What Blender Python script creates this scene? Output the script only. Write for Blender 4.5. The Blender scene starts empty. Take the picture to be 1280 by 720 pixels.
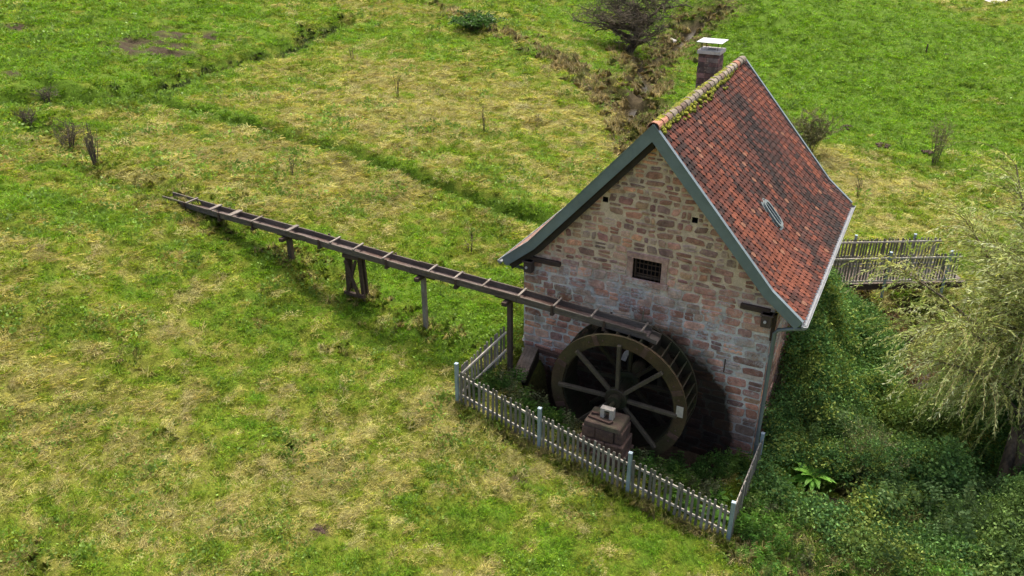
import bpy, math, random
import numpy as np
from mathutils import Vector, Matrix
R = math.radians
S = bpy.context.scene
rng = np.random.default_rng(7)
random.seed(7)

# ------------------------------------------------------------------ camera
CAM = np.array([9.332, -17.761, 13.78])
PITCH, YAW = math.atan(522 / 1032), R(27.225)
cd = bpy.data.cameras.new("camera"); cam = bpy.data.objects.new("camera", cd); S.collection.objects.link(cam)
cam.location = CAM; cam.rotation_euler = (R(90) - PITCH, 0, YAW)
cd.sensor_width = 36; cd.lens = 36 * 1032 / 1280; cd.clip_end = 2000; cd.clip_start = 0.3
S.camera = cam
# ------------------------------------------------------------------ world and sun
SUN_EL, SUN_AZ = R(67), R(-12)       # azimuth from +Y towards +X
w = bpy.data.worlds.new("World"); S.world = w; w.use_nodes = True
nt = w.node_tree; bg = nt.nodes["Background"]
sky = nt.nodes.new("ShaderNodeTexSky"); sky.sky_type = 'NISHITA'; sky.sun_disc = False
sky.sun_elevation = SUN_EL; sky.sun_rotation = SUN_AZ; sky.dust_density = 7.0; sky.air_density = .8; sky.ozone_density = .3
nt.links.new(sky.outputs[0], bg.inputs[0]); bg.inputs[1].default_value = 0.15
sd = bpy.data.lights.new("sun", 'SUN'); sun = bpy.data.objects.new("sun", sd); S.collection.objects.link(sun)
sd.energy = 2.1; sd.angle = R(16); sd.color = (1.0, 0.95, 0.86)
sdir = Vector((math.sin(SUN_AZ) * math.cos(SUN_EL), math.cos(SUN_AZ) * math.cos(SUN_EL), math.sin(SUN_EL)))
sun.rotation_euler = sdir.to_track_quat('Z', 'Y').to_euler()
S.view_settings.view_transform = 'Standard'; S.view_settings.look = 'None'
S.view_settings.exposure = 1.14; S.view_settings.gamma = 1.0; S.view_settings.use_curve_mapping = False
S.cycles.max_bounces = 6; S.cycles.diffuse_bounces = 3; S.cycles.transparent_max_bounces = 6

# ------------------------------------------------------------------ maths helpers
cp, sp = math.cos(PITCH), math.sin(PITCH); cy_, sy_ = math.cos(YAW), math.sin(YAW)
def ray(px, py):
    x, y, fw = px - 640., 360. - py, 1032.
    lx, ly, lz = x, fw * cp + y * sp, -fw * sp + y * cp
    v = np.array([lx * cy_ - ly * sy_, lx * sy_ + ly * cy_, lz]); return v / np.linalg.norm(v)
def _hash(ix, iy, s):
    h = (ix.astype(np.int64) * 374761393 + iy.astype(np.int64) * 668265263 + s * 1274126177) & 0xffffffff
    h = ((h ^ (h >> 13)) * 1274126177) & 0xffffffff
    return ((h ^ (h >> 16)) & 0xffff) / 65535.0
def vnoise(x, y, s=0):
    x = np.asarray(x, float); y = np.asarray(y, float)
    ix, iy = np.floor(x), np.floor(y); fx, fy = x - ix, y - iy
    fx = fx * fx * (3 - 2 * fx); fy = fy * fy * (3 - 2 * fy)
    a, b = _hash(ix, iy, s), _hash(ix + 1, iy, s); c, d = _hash(ix, iy + 1, s), _hash(ix + 1, iy + 1, s)
    return (a * (1 - fx) + b * fx) * (1 - fy) + (c * (1 - fx) + d * fx) * fy
def fbm(x, y, s=0, o=4):
    t, a, n = 0, .5, 0
    for i in range(o):
        t = t + a * vnoise(x * 2 ** i + 17.3 * i, y * 2 ** i - 9.1 * i, s + i); n += a; a *= .5
    return t / n
def sstep(a, b, x):
    t = np.clip((x - a) / (b - a), 0, 1); return t * t * (3 - 2 * t)
def segdist(x, y, pts):
    """distance to a polyline and the value interpolated along it"""
    best = np.full(np.shape(x), 1e9); val = np.zeros(np.shape(x))
    for (a, b) in zip(pts[:-1], pts[1:]):
        ax, ay, bx, by = a[0], a[1], b[0], b[1]
        t = np.clip(((x - ax) * (bx - ax) + (y - ay) * (by - ay)) / ((bx - ax) ** 2 + (by - ay) ** 2 + 1e-9), 0, 1)
        d = np.hypot(x - ax - t * (bx - ax), y - ay - t * (by - ay))
        m = d < best; best = np.where(m, d, best)
        if len(a) > 2: val = np.where(m, a[2] + t * (b[2] - a[2]), val)
    return best, val

# ------------------------------------------------------------------ terrain
def pz(px, py, z):
    r = ray(px, py); t = (z - CAM[2]) / r[2]; p = CAM + r * t; return (p[0], p[1], z)
CP = [(-11.5, -.8, 4.62), (-9, -.8, 4.0), (-6.75, -.8, 3.4), (-4.33, -.8, 2.35), (-2.06, -.8, 1.95), (.3, -.9, 2.0),
      (0, -2.85, 1.6), (2.4, -2.85, 1.05), (4.75, -2.85, .6), (7.2, -2.85, 0), (7.4, .1, .05),
      (0, 4, 2.2), (0, 8.5, 2.0), (-4, 6, 2.9), (7.3, 4, -.2), (7.3, 8.5, -.3), (3.5, 10, .8),
      (9, 0, -.35), (11, 3, -.9), (14, 2, -.3), (12, -1.5, -.1), (10, -5, -.1), (6, -6, .3), (2, -7, 1.0), (16, -2, 0), (20, 5, .3),
      (-2, -6, 1.9), (-6, -8, 2.6), (-3, -13, 2.5), (2, -14, 1.9), (10, -13, .6), (-8, -3, 3.3),
      (8.2, 12.5, .1), (11.5, 14, -.1), (7, 19, 0.1), (14, 22, .1), (20, 14, .2), (22, 40, .8), (13, 60, 1.8), (13, 95, 5), (40, 60, 5), (40, 20, 2.5), (35, 95, 9),
      pz(0, 300, 4.9), pz(0, 440, 3.9), pz(100, 400, 4.0), pz(80, 170, 5.1), pz(160, 125, 5.0), pz(430, 190, 4.0), pz(680, 275, 2.7), pz(560, 180, 3.6),
      pz(560, 30, 4.6), pz(650, 62, 3.9), pz(800, 165, 2.1), pz(720, 105, 3.2), pz(250, 80, 5.0), pz(430, 28, 5.0), pz(0, 110, 5.9), pz(0, 0, 7.0), pz(300, 0, 6.4),
      pz(640, 0, 4.9), pz(860, 40, 2.2), pz(900, 0, 4.4), (-70, 0, 9), (-60, 90, 10), (-20, -30, 5), (15, -30, 1), (-45, -25, 7.5), (0, 120, 8)]
CP = np.array(CP, float)
def _phi(d2): return 0.5 * d2 * np.log(d2 + 1e-9)
def _fit():
    P = CP[:, :2] / 20; n = len(P)
    d2 = ((P[:, None] - P[None]) ** 2).sum(-1); K = _phi(d2) + np.eye(n) * .02
    A = np.zeros((n + 3, n + 3)); A[:n, :n] = K; A[:n, n] = 1; A[:n, n + 1:] = P; A[n, :n] = 1; A[n + 1:, :n] = P.T
    return np.linalg.solve(A, np.concatenate([CP[:, 2], np.zeros(3)]))
TW = _fit()
def base_h(x, y):
    P = CP[:, :2] / 20; n = len(P); xx, yy = np.clip(x, -90, 60) / 20, np.clip(y, -40, 150) / 20
    h = TW[n] + TW[n + 1] * xx + TW[n + 2] * yy
    for i in range(n): h = h + TW[i] * _phi((xx - P[i, 0]) ** 2 + (yy - P[i, 1]) ** 2)
    return h
def at0(px, py, hf):
    r = ray(px, py); t = np.linspace(8, 260, 4000); p = CAM[:, None] + r[:, None] * t
    h = hf(p[0], p[1]); k = np.argmax(p[2] < h)
    if k == 0: k = len(t) - 1
    return p[:, k]
def poly(pl, extra=None):
    out = []
    for q in pl:
        p = at0(q[0], q[1], base_h); out.append((p[0], p[1]) + tuple(q[2:]))
    return out
CREEK = poly([(905, 5), (868, 30), (840, 56), (800, 78), (809, 100), (786, 119), (795, 140), (812, 152)]) 
CREEK = CREEK + [(-1.5, 18.5), (3, 15.5), (6.5, 13.8), (9.6, 12.6), (10.9, 10.5), (10.9, 7.5), (10.3, 5.2), (11.4, 3.6)]
BANK = poly([(540, 18), (600, 42), (650, 62), (700, 92), (740, 122), (800, 163)])        # edge of the middle meadow
DITCH = poly([(436, 24), (400, 36), (350, 62), (250, 84), (200, 105), (140, 118), (50, 125), (-40, 118)])
PATH = poly([(60, 110), (130, 122), (200, 132), (300, 155), (430, 190), (520, 222), (610, 255), (690, 285)])
RACE = poly([(36, 150), (80, 178), (125, 212), (170, 232), (212, 243)])
POOL = (8.75, .35)
MOUNDS = [(-4.33, -.8, .8, .38), (-2.1, -.8, .75, .33), (-6.7, -.7, .5, .15), (.3, -.9, .5, .05), (-9.7, -.9, .6, .2), (-11.4, -.75, .7, .22)]
HX0, HX1, HY0, HY1 = .42, 7.0, .3, 8.35
def terrain(x, y, micro=True):
    x = np.asarray(x, float); y = np.asarray(y, float)
    h = base_h(x, y)
    d, _ = segdist(x, y, CREEK)
    h = h - np.where(y > 28, .9, 1.25) * np.exp(-(d / np.where(y > 28, .85, 1.25)) ** 2) - .35 * np.exp(-(d / 3.2) ** 2) * (y < 28)
    d, _ = segdist(x, y, BANK); h = h + .3 * np.exp(-(d / 1.8) ** 2)
    d, _ = segdist(x, y, DITCH); h = h - .85 * np.exp(-(d / .75) ** 2)
    d, _ = segdist(x, y, PATH); h = h - .50 * np.exp(-(d / .46) ** 2) + .16 * np.exp(-((d - .9) / .4) ** 2)
    d, _ = segdist(x, y, RACE); h = h - .5 * np.exp(-(d / .7) ** 2)
    h = h - .35 * np.exp(-(((x - POOL[0]) / 1.1) ** 2 + ((y - POOL[1]) / .7) ** 2))
    for (mx, my, mr, mh) in MOUNDS: h = h + mh * np.exp(-((x - mx) ** 2 + (y - my) ** 2) / mr ** 2)
    # wheel pit in front of the gable, with a gravelly shelf by the pier
    pit = sstep(.38, .6, x) * (1 - sstep(6.0, 6.9, x)) * sstep(-1.75, -1.35, y) * (1 - sstep(.6, 1, y))
    h = h * (1 - pit) + pit * np.minimum(h, 1.45 - 1.6 * sstep(1.0, 1.35, x))
    m = 0
    if micro:
        hum = (fbm(x * .9, y * .9, 11, 3) - .5) * .32 + (fbm(x * 5.5, y * 5.5, 24, 2) - .5) * .09 + (fbm(x * 2.6, y * 2.6, 21, 3) - .5) * .21
        far = sstep(20, 60, np.hypot(x - CAM[0], y - CAM[1]))
        near_house = np.exp(-(np.maximum(np.maximum(HX0 - x, x - HX1), 0) ** 2 + np.maximum(np.maximum(HY0 - y, y - HY1), 0) ** 2) / 1.0)
        m = hum * (1 + .7 * far) * (1 - .7 * near_house)
    return h + m
def ground(px, py):
    return at0(px, py, terrain)
def gz(x, y): return float(terrain(np.array([x]), np.array([y]))[0])

# world blobs of dry / green grass taken from the photograph: (px, py, radius m, dryness)
BL = [(500, 120, 7, .22), (450, 215, 5, .25), (300, 220, 4, .3), (640, 190, 5, .22), (560, 110, 6, .2), (380, 120, 5, .15), (230, 175, 3, .2), (700, 130, 4, .1),
      (560, 60, 4, -.2), (600, 110, 2.5, -.1), (680, 250, 2, -.25), (600, 300, 2.5, -.3),
      (100, 30, 12, -.3), (250, 40, 8, -.25), (40, 80, 8, -.3), (120, 120, 5, -.35), (30, 260, 4, -.25), (100, 280, 4, -.22), (330, 330, 2.5, -.25), (450, 420, 2.2, -.3),
      (560, 410, 1.8, -.45), (590, 380, 1.8, -.4), (260, 300, 3, -.1), (180, 330, 3, .02), (80, 420, 3, .08), (60, 520, 2.5, .1), (200, 560, 3, .1), (150, 640, 2, .08), (320, 420, 2, -.15),
      (470, 560, 1.6, .28), (440, 620, 1.8, .25), (560, 520, 1.0, .4), (590, 590, 1.3, .25), (700, 640, 1.3, .2), (650, 560, .8, .3), (690, 690, 1.2, -.1), (400, 680, 1.5, .1), (540, 640, 1.3, -.1), (250, 640, 1.6, .14), (50, 600, 2, -.1),
      (820, 690, 1.3, -.15), (480, 500, 1.2, -.25), (930, 700, 1.0, -.05), (400, 480, 1.4, -.15), (330, 520, 1.4, .05), (130, 470, 2, .1), (480, 360, 1.5, -.1),
      (1000, 40, 14, -.5), (1150, 80, 14, -.42), (1240, 60, 14, -.3), (950, 30, 10, -.5), (1150, 160, 7, -.35), (1050, 130, 5, -.5), (1080, 190, 2.5, .1), (1050, 210, 2.5, .35), (1060, 250, 2.5, .3), (1130, 240, 3, .05), (1220, 150, 5, .0),
      (870, 120, 3.5, -.2), (840, 100, 3, -.15), (760, 60, 5, .12), (700, 40, 6, .0), (680, 5, 8, -.1)]
BLW = []
for b in BL:
    p = at0(b[0], b[1], base_h); BLW.append((p[0], p[1], b[2], b[3] * (.6 if b[0] < 560 and b[1] > 240 else .85)))
def dryness(x, y):
    d = .50 + (fbm(x * .16, y * .16, 41, 3) - .5) * .5 + (fbm(x * .7, y * .7, 51, 3) - .5) * .75 + (fbm((x * .92 + y * .39) * .22, (y * .92 - x * .39) * 1.5, 57, 3) - .5) * .6 + (fbm(x * 2.6, y * 2.6, 61, 2) - .5) * .9
    for (bx, by, br, bv) in BLW: d = d + bv * np.exp(-((x - bx) ** 2 + (y - by) ** 2) / br ** 2)
    dd, _ = segdist(x, y, PATH); d = d - 1.1 * np.exp(-(dd / .6) ** 2)
    dd, _ = segdist(x, y, DITCH); d = d - .1 * np.exp(-(dd / 1) ** 2)
    return np.clip(d, 0, 1)
SOILW = []
for (px, py, rx) in [(190, 60, 2.6), (215, 45, 1.6), (262, 45, .8), (165, 52, 1.2), (15, 33, 1.0), (8, 95, .8), (400, 662, .25), (650, 605, .3), (712, 175, .2)]:
    p = at0(px, py, base_h); SOILW.append((p[0], p[1], rx))
def soil(x, y):
    s = np.zeros(np.shape(x))
    for (bx, by, br) in SOILW: s = np.maximum(s, np.exp(-((x - bx) ** 2 + (y - by) ** 2) / br ** 2))
    s = s * (.15 + 1.6 * fbm(x * 2.2, y * 2.2, 71, 3)) - .22
    dp = sstep(.75, 1.3, x) * (1 - sstep(6.3, 7.0, x)) * sstep(-1.9, -1.5, y) * (1 - sstep(.6, 1, y))
    cr, _ = segdist(x, y, CREEK)
    return np.clip(np.maximum(np.maximum(s * 1.6, dp), sstep(1.0, .4, cr) * .9 + 0 * x), 0, 1)

# ------------------------------------------------------------------ materials
def new_mat(name):
    m = bpy.data.materials.new(name); m.use_nodes = True; return m, m.node_tree, m.node_tree.nodes["Principled BSDF"]
def N(nt, t, **kw):
    n = nt.nodes.new(t)
    for k, v in kw.items():
        if k.startswith('i_'):
            key = k[2:]; n.inputs[int(key) if key.isdigit() else key].default_value = v
        else: setattr(n, k, v)
    return n
def mathn(nt, op, a, b=None, clamp=False):
    n = nt.nodes.new("ShaderNodeMath"); n.operation = op; n.use_clamp = clamp
    for i, v in enumerate((a, b)):
        if v is None: continue
        if isinstance(v, (int, float)): n.inputs[i].default_value = v
        else: nt.links.new(v, n.inputs[i])
    return n.outputs[0]
def mixc(nt, mode, f, a, b):
    n = nt.nodes.new("ShaderNodeMix"); n.data_type = 'RGBA'; n.blend_type = mode
    for i, v in ((0, f), (6, a), (7, b)):
        if isinstance(v, (int, float)): n.inputs[i].default_value = v
        elif isinstance(v, tuple): n.inputs[i].default_value = v if len(v) == 4 else v + (1,)
        else: nt.links.new(v, n.inputs[i])
    return n.outputs[2]
def noise(nt, scale, detail=4, rough=.6, stretch=None, out=0, dist=0):
    tc = N(nt, "ShaderNodeNewGeometry").outputs['Position']
    if stretch:
        mp = N(nt, "ShaderNodeMapping"); mp.inputs['Scale'].default_value = stretch; nt.links.new(tc, mp.inputs[0]); tc = mp.outputs[0]
    n = N(nt, "ShaderNodeTexNoise", i_Scale=scale, i_Detail=detail, i_Roughness=rough, i_Distortion=dist); nt.links.new(tc, n.inputs['Vector'])
    return n.outputs[out]
def ramp(nt, f, stops):
    n = nt.nodes.new("ShaderNodeValToRGB"); nt.links.new(f, n.inputs[0]); e = n.color_ramp.elements
    while len(e) < len(stops): e.new(.5)
    for i, (p, c) in enumerate(stops): e[i].position = p; e[i].color = (c, c, c, 1) if isinstance(c, (int, float)) else tuple(c) + (1,)
    return n.outputs[0]
def mat(name, col=None, rough=.8, var=.25, scale=6, bump=.3, bscale=None, metal=0, stretch=None, col2=None, spec=.3, wet=False, bdist=.02, fine=0):
    m, nt, bs = new_mat(name)
    if col is None: c = N(nt, "ShaderNodeAttribute", attribute_name="col").outputs['Color']
    else:
        rgb = N(nt, "ShaderNodeRGB"); rgb.outputs[0].default_value = tuple(col) + (1,); c = rgb.outputs[0]
    n1 = noise(nt, scale, stretch=stretch)
    if col2: c = mixc(nt, 'MIX', ramp(nt, noise(nt, scale * .45, 5, stretch=stretch), [(.42, 0.), (.62, 1.)]), c, tuple(col2))
    v = ramp(nt, n1, [(.25, 1 - var), (.75, 1 + var)])
    c = mixc(nt, 'MULTIPLY', 1., c, v)
    if fine:
        v = ramp(nt, noise(nt, scale * 7, 3, .7, stretch=stretch), [(.3, 1 - fine), (.7, 1 + fine)]); c = mixc(nt, 'MULTIPLY', 1., c, v)
    if wet:
        sz = N(nt, "ShaderNodeSeparateXYZ"); nt.links.new(N(nt, "ShaderNodeNewGeometry").outputs['Position'], sz.inputs[0])
        lm = ramp(nt, noise(nt, 1.6, 6, .75), [(.47, 0.), (.56, .9)]); zb = ramp(nt, mathn(nt, 'MULTIPLY', sz.outputs[2], .1), [(.24, 0.), (.32, 1.), (.44, 1.), (.50, 0.)])
        c = mixc(nt, 'MIX', mathn(nt, 'MULTIPLY', mathn(nt, 'MULTIPLY', lm, zb), ramp(nt, noise(nt, 14, 4, .7), [(.42, .15), (.55, 1.)])), c, (.50, .50, .48))
        sm = ramp(nt, noise(nt, 6.5, 6, .8), [(.55, 0.), (.63, .75)]); mcl = mixc(nt, 'MIX', ramp(nt, mathn(nt, 'MULTIPLY', sz.outputs[2], .1), [(.38, 0.), (.50, 1.)]), (.50, .48, .45), (.46, .345, .245))
        c = mixc(nt, 'MIX', sm, c, mcl)
        dk = ramp(nt, noise(nt, 2.2, 6, .7), [(.30, .62), (.5, 1.), (.75, 1.1)]); c = mixc(nt, 'MULTIPLY', 1., c, dk)
        pos = N(nt, "ShaderNodeSeparateXYZ"); nt.links.new(N(nt, "ShaderNodeNewGeometry").outputs['Position'], pos.inputs[0])
        nz = noise(nt, 1.3, 5, .65)
        dx = mathn(nt, 'SUBTRACT', pos.outputs[0], 4.05); dz = mathn(nt, 'SUBTRACT', pos.outputs[2], .25)
        r = mathn(nt, 'SQRT', mathn(nt, 'ADD', mathn(nt, 'MULTIPLY', dx, dx), mathn(nt, 'MULTIPLY', mathn(nt, 'MULTIPLY', dz, dz), .68)))
        r = mathn(nt, 'ADD', r, mathn(nt, 'MULTIPLY', mathn(nt, 'SUBTRACT', nz, .5), .7))
        # the splash zone: round the wheel, and the foot of the wall inside the pit
        wv = ramp(nt, mathn(nt, 'MULTIPLY', r, .25), [(.60, 1.), (.69, 0.)])
        zz = mathn(nt, 'ADD', pos.outputs[2], mathn(nt, 'MULTIPLY', nz, 1.0))
        lo = ramp(nt, mathn(nt, 'MULTIPLY', zz, .25), [(.40, 1.), (.55, 0.)])
        lox = ramp(nt, mathn(nt, 'MULTIPLY', pos.outputs[0], .1), [(.05, 0.), (.12, 1.), (.58, 1.), (.70, 0.35)])
        lo = mathn(nt, 'MULTIPLY', lo, lox)
        wv = mathn(nt, 'MAXIMUM', wv, lo)
        fr = ramp(nt, mathn(nt, 'MULTIPLY', pos.outputs[1], 1.), [(.5, 1.), (.8, .0)])
        wv = mathn(nt, 'MULTIPLY', wv, fr)
        c = mixc(nt, 'MIX', mathn(nt, 'MULTIPLY', wv, .99), c, mixc(nt, 'MULTIPLY', 1., c, (.045, .04, .028)))
        rr = ramp(nt, wv, [(0., rough), (1., .8)]); nt.links.new(rr, bs.inputs['Roughness'])
    else: bs.inputs['Roughness'].default_value = rough
    nt.links.new(c, bs.inputs['Base Color']); bs.inputs['Metallic'].default_value = metal; bs.inputs['Specular IOR Level'].default_value = spec
    if bump:
        b = N(nt, "ShaderNodeBump", i_Strength=bump, i_Distance=bdist); nt.links.new(noise(nt, bscale or scale * 4, 5, .65, stretch=stretch), b.inputs['Height'])
        nt.links.new(b.outputs[0], bs.inputs['Normal'])
    return m
def leaf_mat(name, inst=True, transl=.35, rough=.55, spec=.25):
    m, nt, bs = new_mat(name)
    c = N(nt, "ShaderNodeAttribute", attribute_name="col").outputs['Color']
    if inst:
        a = N(nt, "ShaderNodeAttribute", attribute_name="tcol"); a.attribute_type = 'INSTANCER'
        c = mixc(nt, 'MULTIPLY', 1., c, a.outputs['Color'])
    nt.links.new(c, bs.inputs['Base Color']); bs.inputs['Roughness'].default_value = rough; bs.inputs['Specular IOR Level'].default_value = spec
    tr = N(nt, "ShaderNodeBsdfTranslucent"); nt.links.new(mixc(nt, 'MULTIPLY', 1., c, (1.25, 1.25, .8)), tr.inputs[0])
    mx = N(nt, "ShaderNodeMixShader", i_0=transl); nt.links.new(bs.outputs[0], mx.inputs[1]); nt.links.new(tr.outputs[0], mx.inputs[2])
    nt.links.new(mx.outputs[0], nt.nodes["Material Output"].inputs['Surface'])
    return m

M = {}
M['stone'] = mat('sandstone', None, .85, .38, 9, .8, 26, wet=True, bdist=.04, fine=.3)
M['mortar_wall'] = mat('lime_mortar', None, .9, .22, 5, .6, 22, wet=True, bdist=.03, fine=.2)
M['tile'] = mat('clay_tile', None, .9, .25, 14, .4, 60, fine=.25, spec=.08)
M['moss'] = mat('moss', (.24, .24, .02), .95, .6, 22, 1, 50, col2=(.09, .11, .012))
M['zinc_blue'] = mat('grey_blue_sheet_metal', (.135, .175, .195), .48, .2, 1.5, .05, metal=.25, spec=.5, fine=.05)
M['zinc'] = mat('weathered_zinc', (.21, .225, .235), .5, .15, 4, .05, metal=.35, spec=.5)
M['zinc_pipe'] = mat('grey_green_zinc', (.17, .20, .20), .45, .15, 3, .05, metal=.35, spec=.5)
M['dark_wood'] = mat('dark_wood', (.055, .036, .026), .8, .35, 5, .5, 30, stretch=(1, 1, 5))
M['wet_wood'] = mat('wet_mossy_wood', (.030, .022, .013), .6, .4, 5, .5, 30, col2=(.02, .024, .01), fine=.25)
M['wheel_rim'] = mat('wheel_rim_wood', (.050, .032, .015), .7, .35, 3, .5, 25, col2=(.042, .036, .014), fine=.3)
M['spoke'] = mat('spoke_wood', (.06, .05, .034), .75, .3, 5, .5, 25, fine=.3)
M['grey_wood'] = mat('weathered_grey_wood', (.20, .175, .145), .85, .3, 6, .5, 30, stretch=(1, 1, .35), col2=(.12, .10, .08), fine=.25)
M['flume_wood'] = mat('weathered_flume_wood', (.105, .09, .072), .85, .35, 4, .5, 25, stretch=(.25, 1, 1), col2=(.085, .065, .05), fine=.3)
M['flume_floor'] = mat('wet_flume_floor', (.065, .036, .026), .6, .35, 2, .4, 20, col2=(.11, .085, .075), fine=.25)
M['post_wood'] = mat('post_wood', (.07, .05, .038), .85, .35, 6, .5, 25, stretch=(1, 1, .3), fine=.3)
M['picket'] = mat('grey_picket_wood', None, .85, .3, 5, .4, 30, stretch=(1, 1, .3), fine=.25)
M['rail'] = mat('pale_rail_wood', (.40, .37, .31), .85, .25, 6, .4, 30, fine=.2)
M['post_blue'] = mat('blue_grey_steel', (.25, .32, .36), .45, .15, 5, .08, metal=.25, spec=.5, fine=.1)
M['pier'] = mat('pier_stone', (.085, .058, .043), .9, .35, 6, .8, 25, col2=(.075, .07, .04), fine=.3)
M['pier_c'] = mat('pier_sandstone', None, .9, .45, 6, .9, 22, fine=.35, bdist=.05)
M['block'] = mat('pale_bearing_stone', (.36, .33, .28), .8, .15, 8, .3)
M['iron'] = mat('rusty_iron', (.07, .04, .03), .7, .3, 8, .3)
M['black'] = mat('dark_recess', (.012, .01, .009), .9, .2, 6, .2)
M['glass'] = mat('window_glass', (.03, .04, .05), .08, .1, 2, 0, spec=.6)
M['chimney'] = mat('chimney_stone', (.14, .085, .075), .9, .4, 9, .8, 30, col2=(.06, .05, .045), fine=.35)
M['concrete'] = mat('pale_concrete', (.42, .40, .37), .85, .25, 9, .4, 30, fine=.2)
M['white_pipe'] = mat('white_plastic_pipe', (.7, .7, .68), .4, .08, 4, .05)
M['plate'] = mat('chimney_cover_plate', (.40, .41, .41), .45, .12, 6, .05, metal=.3)
M['bark'] = mat('bark', (.15, .105, .07), .95, .4, 12, 1, 40, stretch=(1, 1, .3), col2=(.05, .04, .03))
M['twig'] = mat('dark_twigs', None, .9, .25, 12, 0)
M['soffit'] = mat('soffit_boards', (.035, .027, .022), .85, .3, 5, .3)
M['dirt'] = mat('molehill_earth', (.055, .035, .025), .95, .4, 14, 1, 40, fine=.3)
M['leaf_i'] = leaf_mat('grass_blades', True, .32)
M['leaf'] = leaf_mat('leaves', False, .35)
M['leaf_willow'] = leaf_mat('willow_leaves', False, .5, .6, .2)
M['leaf_dark'] = leaf_mat('bramble_leaves', True, .28, .7, .12)

# ground material: vertex attribute with the kind of turf, broken up by noise
m, nt, bs = new_mat('turf'); M['turf'] = m
a = N(nt, "ShaderNodeAttribute", attribute_name="col").outputs['Color']
v = ramp(nt, noise(nt, 9, 6, .75), [(.3, .55), (.7, 1.45)]); c = mixc(nt, 'MULTIPLY', 1., a, v)
v = ramp(nt, noise(nt, 45, 3, .7), [(.3, .6), (.7, 1.4)]); c = mixc(nt, 'MULTIPLY', 1., c, v)
nt.links.new(c, bs.inputs['Base Color']); bs.inputs['Roughness'].default_value = .95; bs.inputs['Specular IOR Level'].default_value = .1
b = N(nt, "ShaderNodeBump", i_Strength=.9, i_Distance=.06); nt.links.new(noise(nt, 16, 6, .75), b.inputs['Height']); nt.links.new(b.outputs[0], bs.inputs['Normal'])
m, nt, bs = new_mat('stream_water'); M['water'] = m
bs.inputs['Base Color'].default_value = (.035, .03, .02, 1); bs.inputs['Roughness'].default_value = .2; bs.inputs['Specular IOR Level'].default_value = .12
b = N(nt, "ShaderNodeBump", i_Strength=.5, i_Distance=.04); nt.links.new(noise(nt, 7, 3), b.inputs['Height']); nt.links.new(b.outputs[0], bs.inputs['Normal'])

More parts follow.
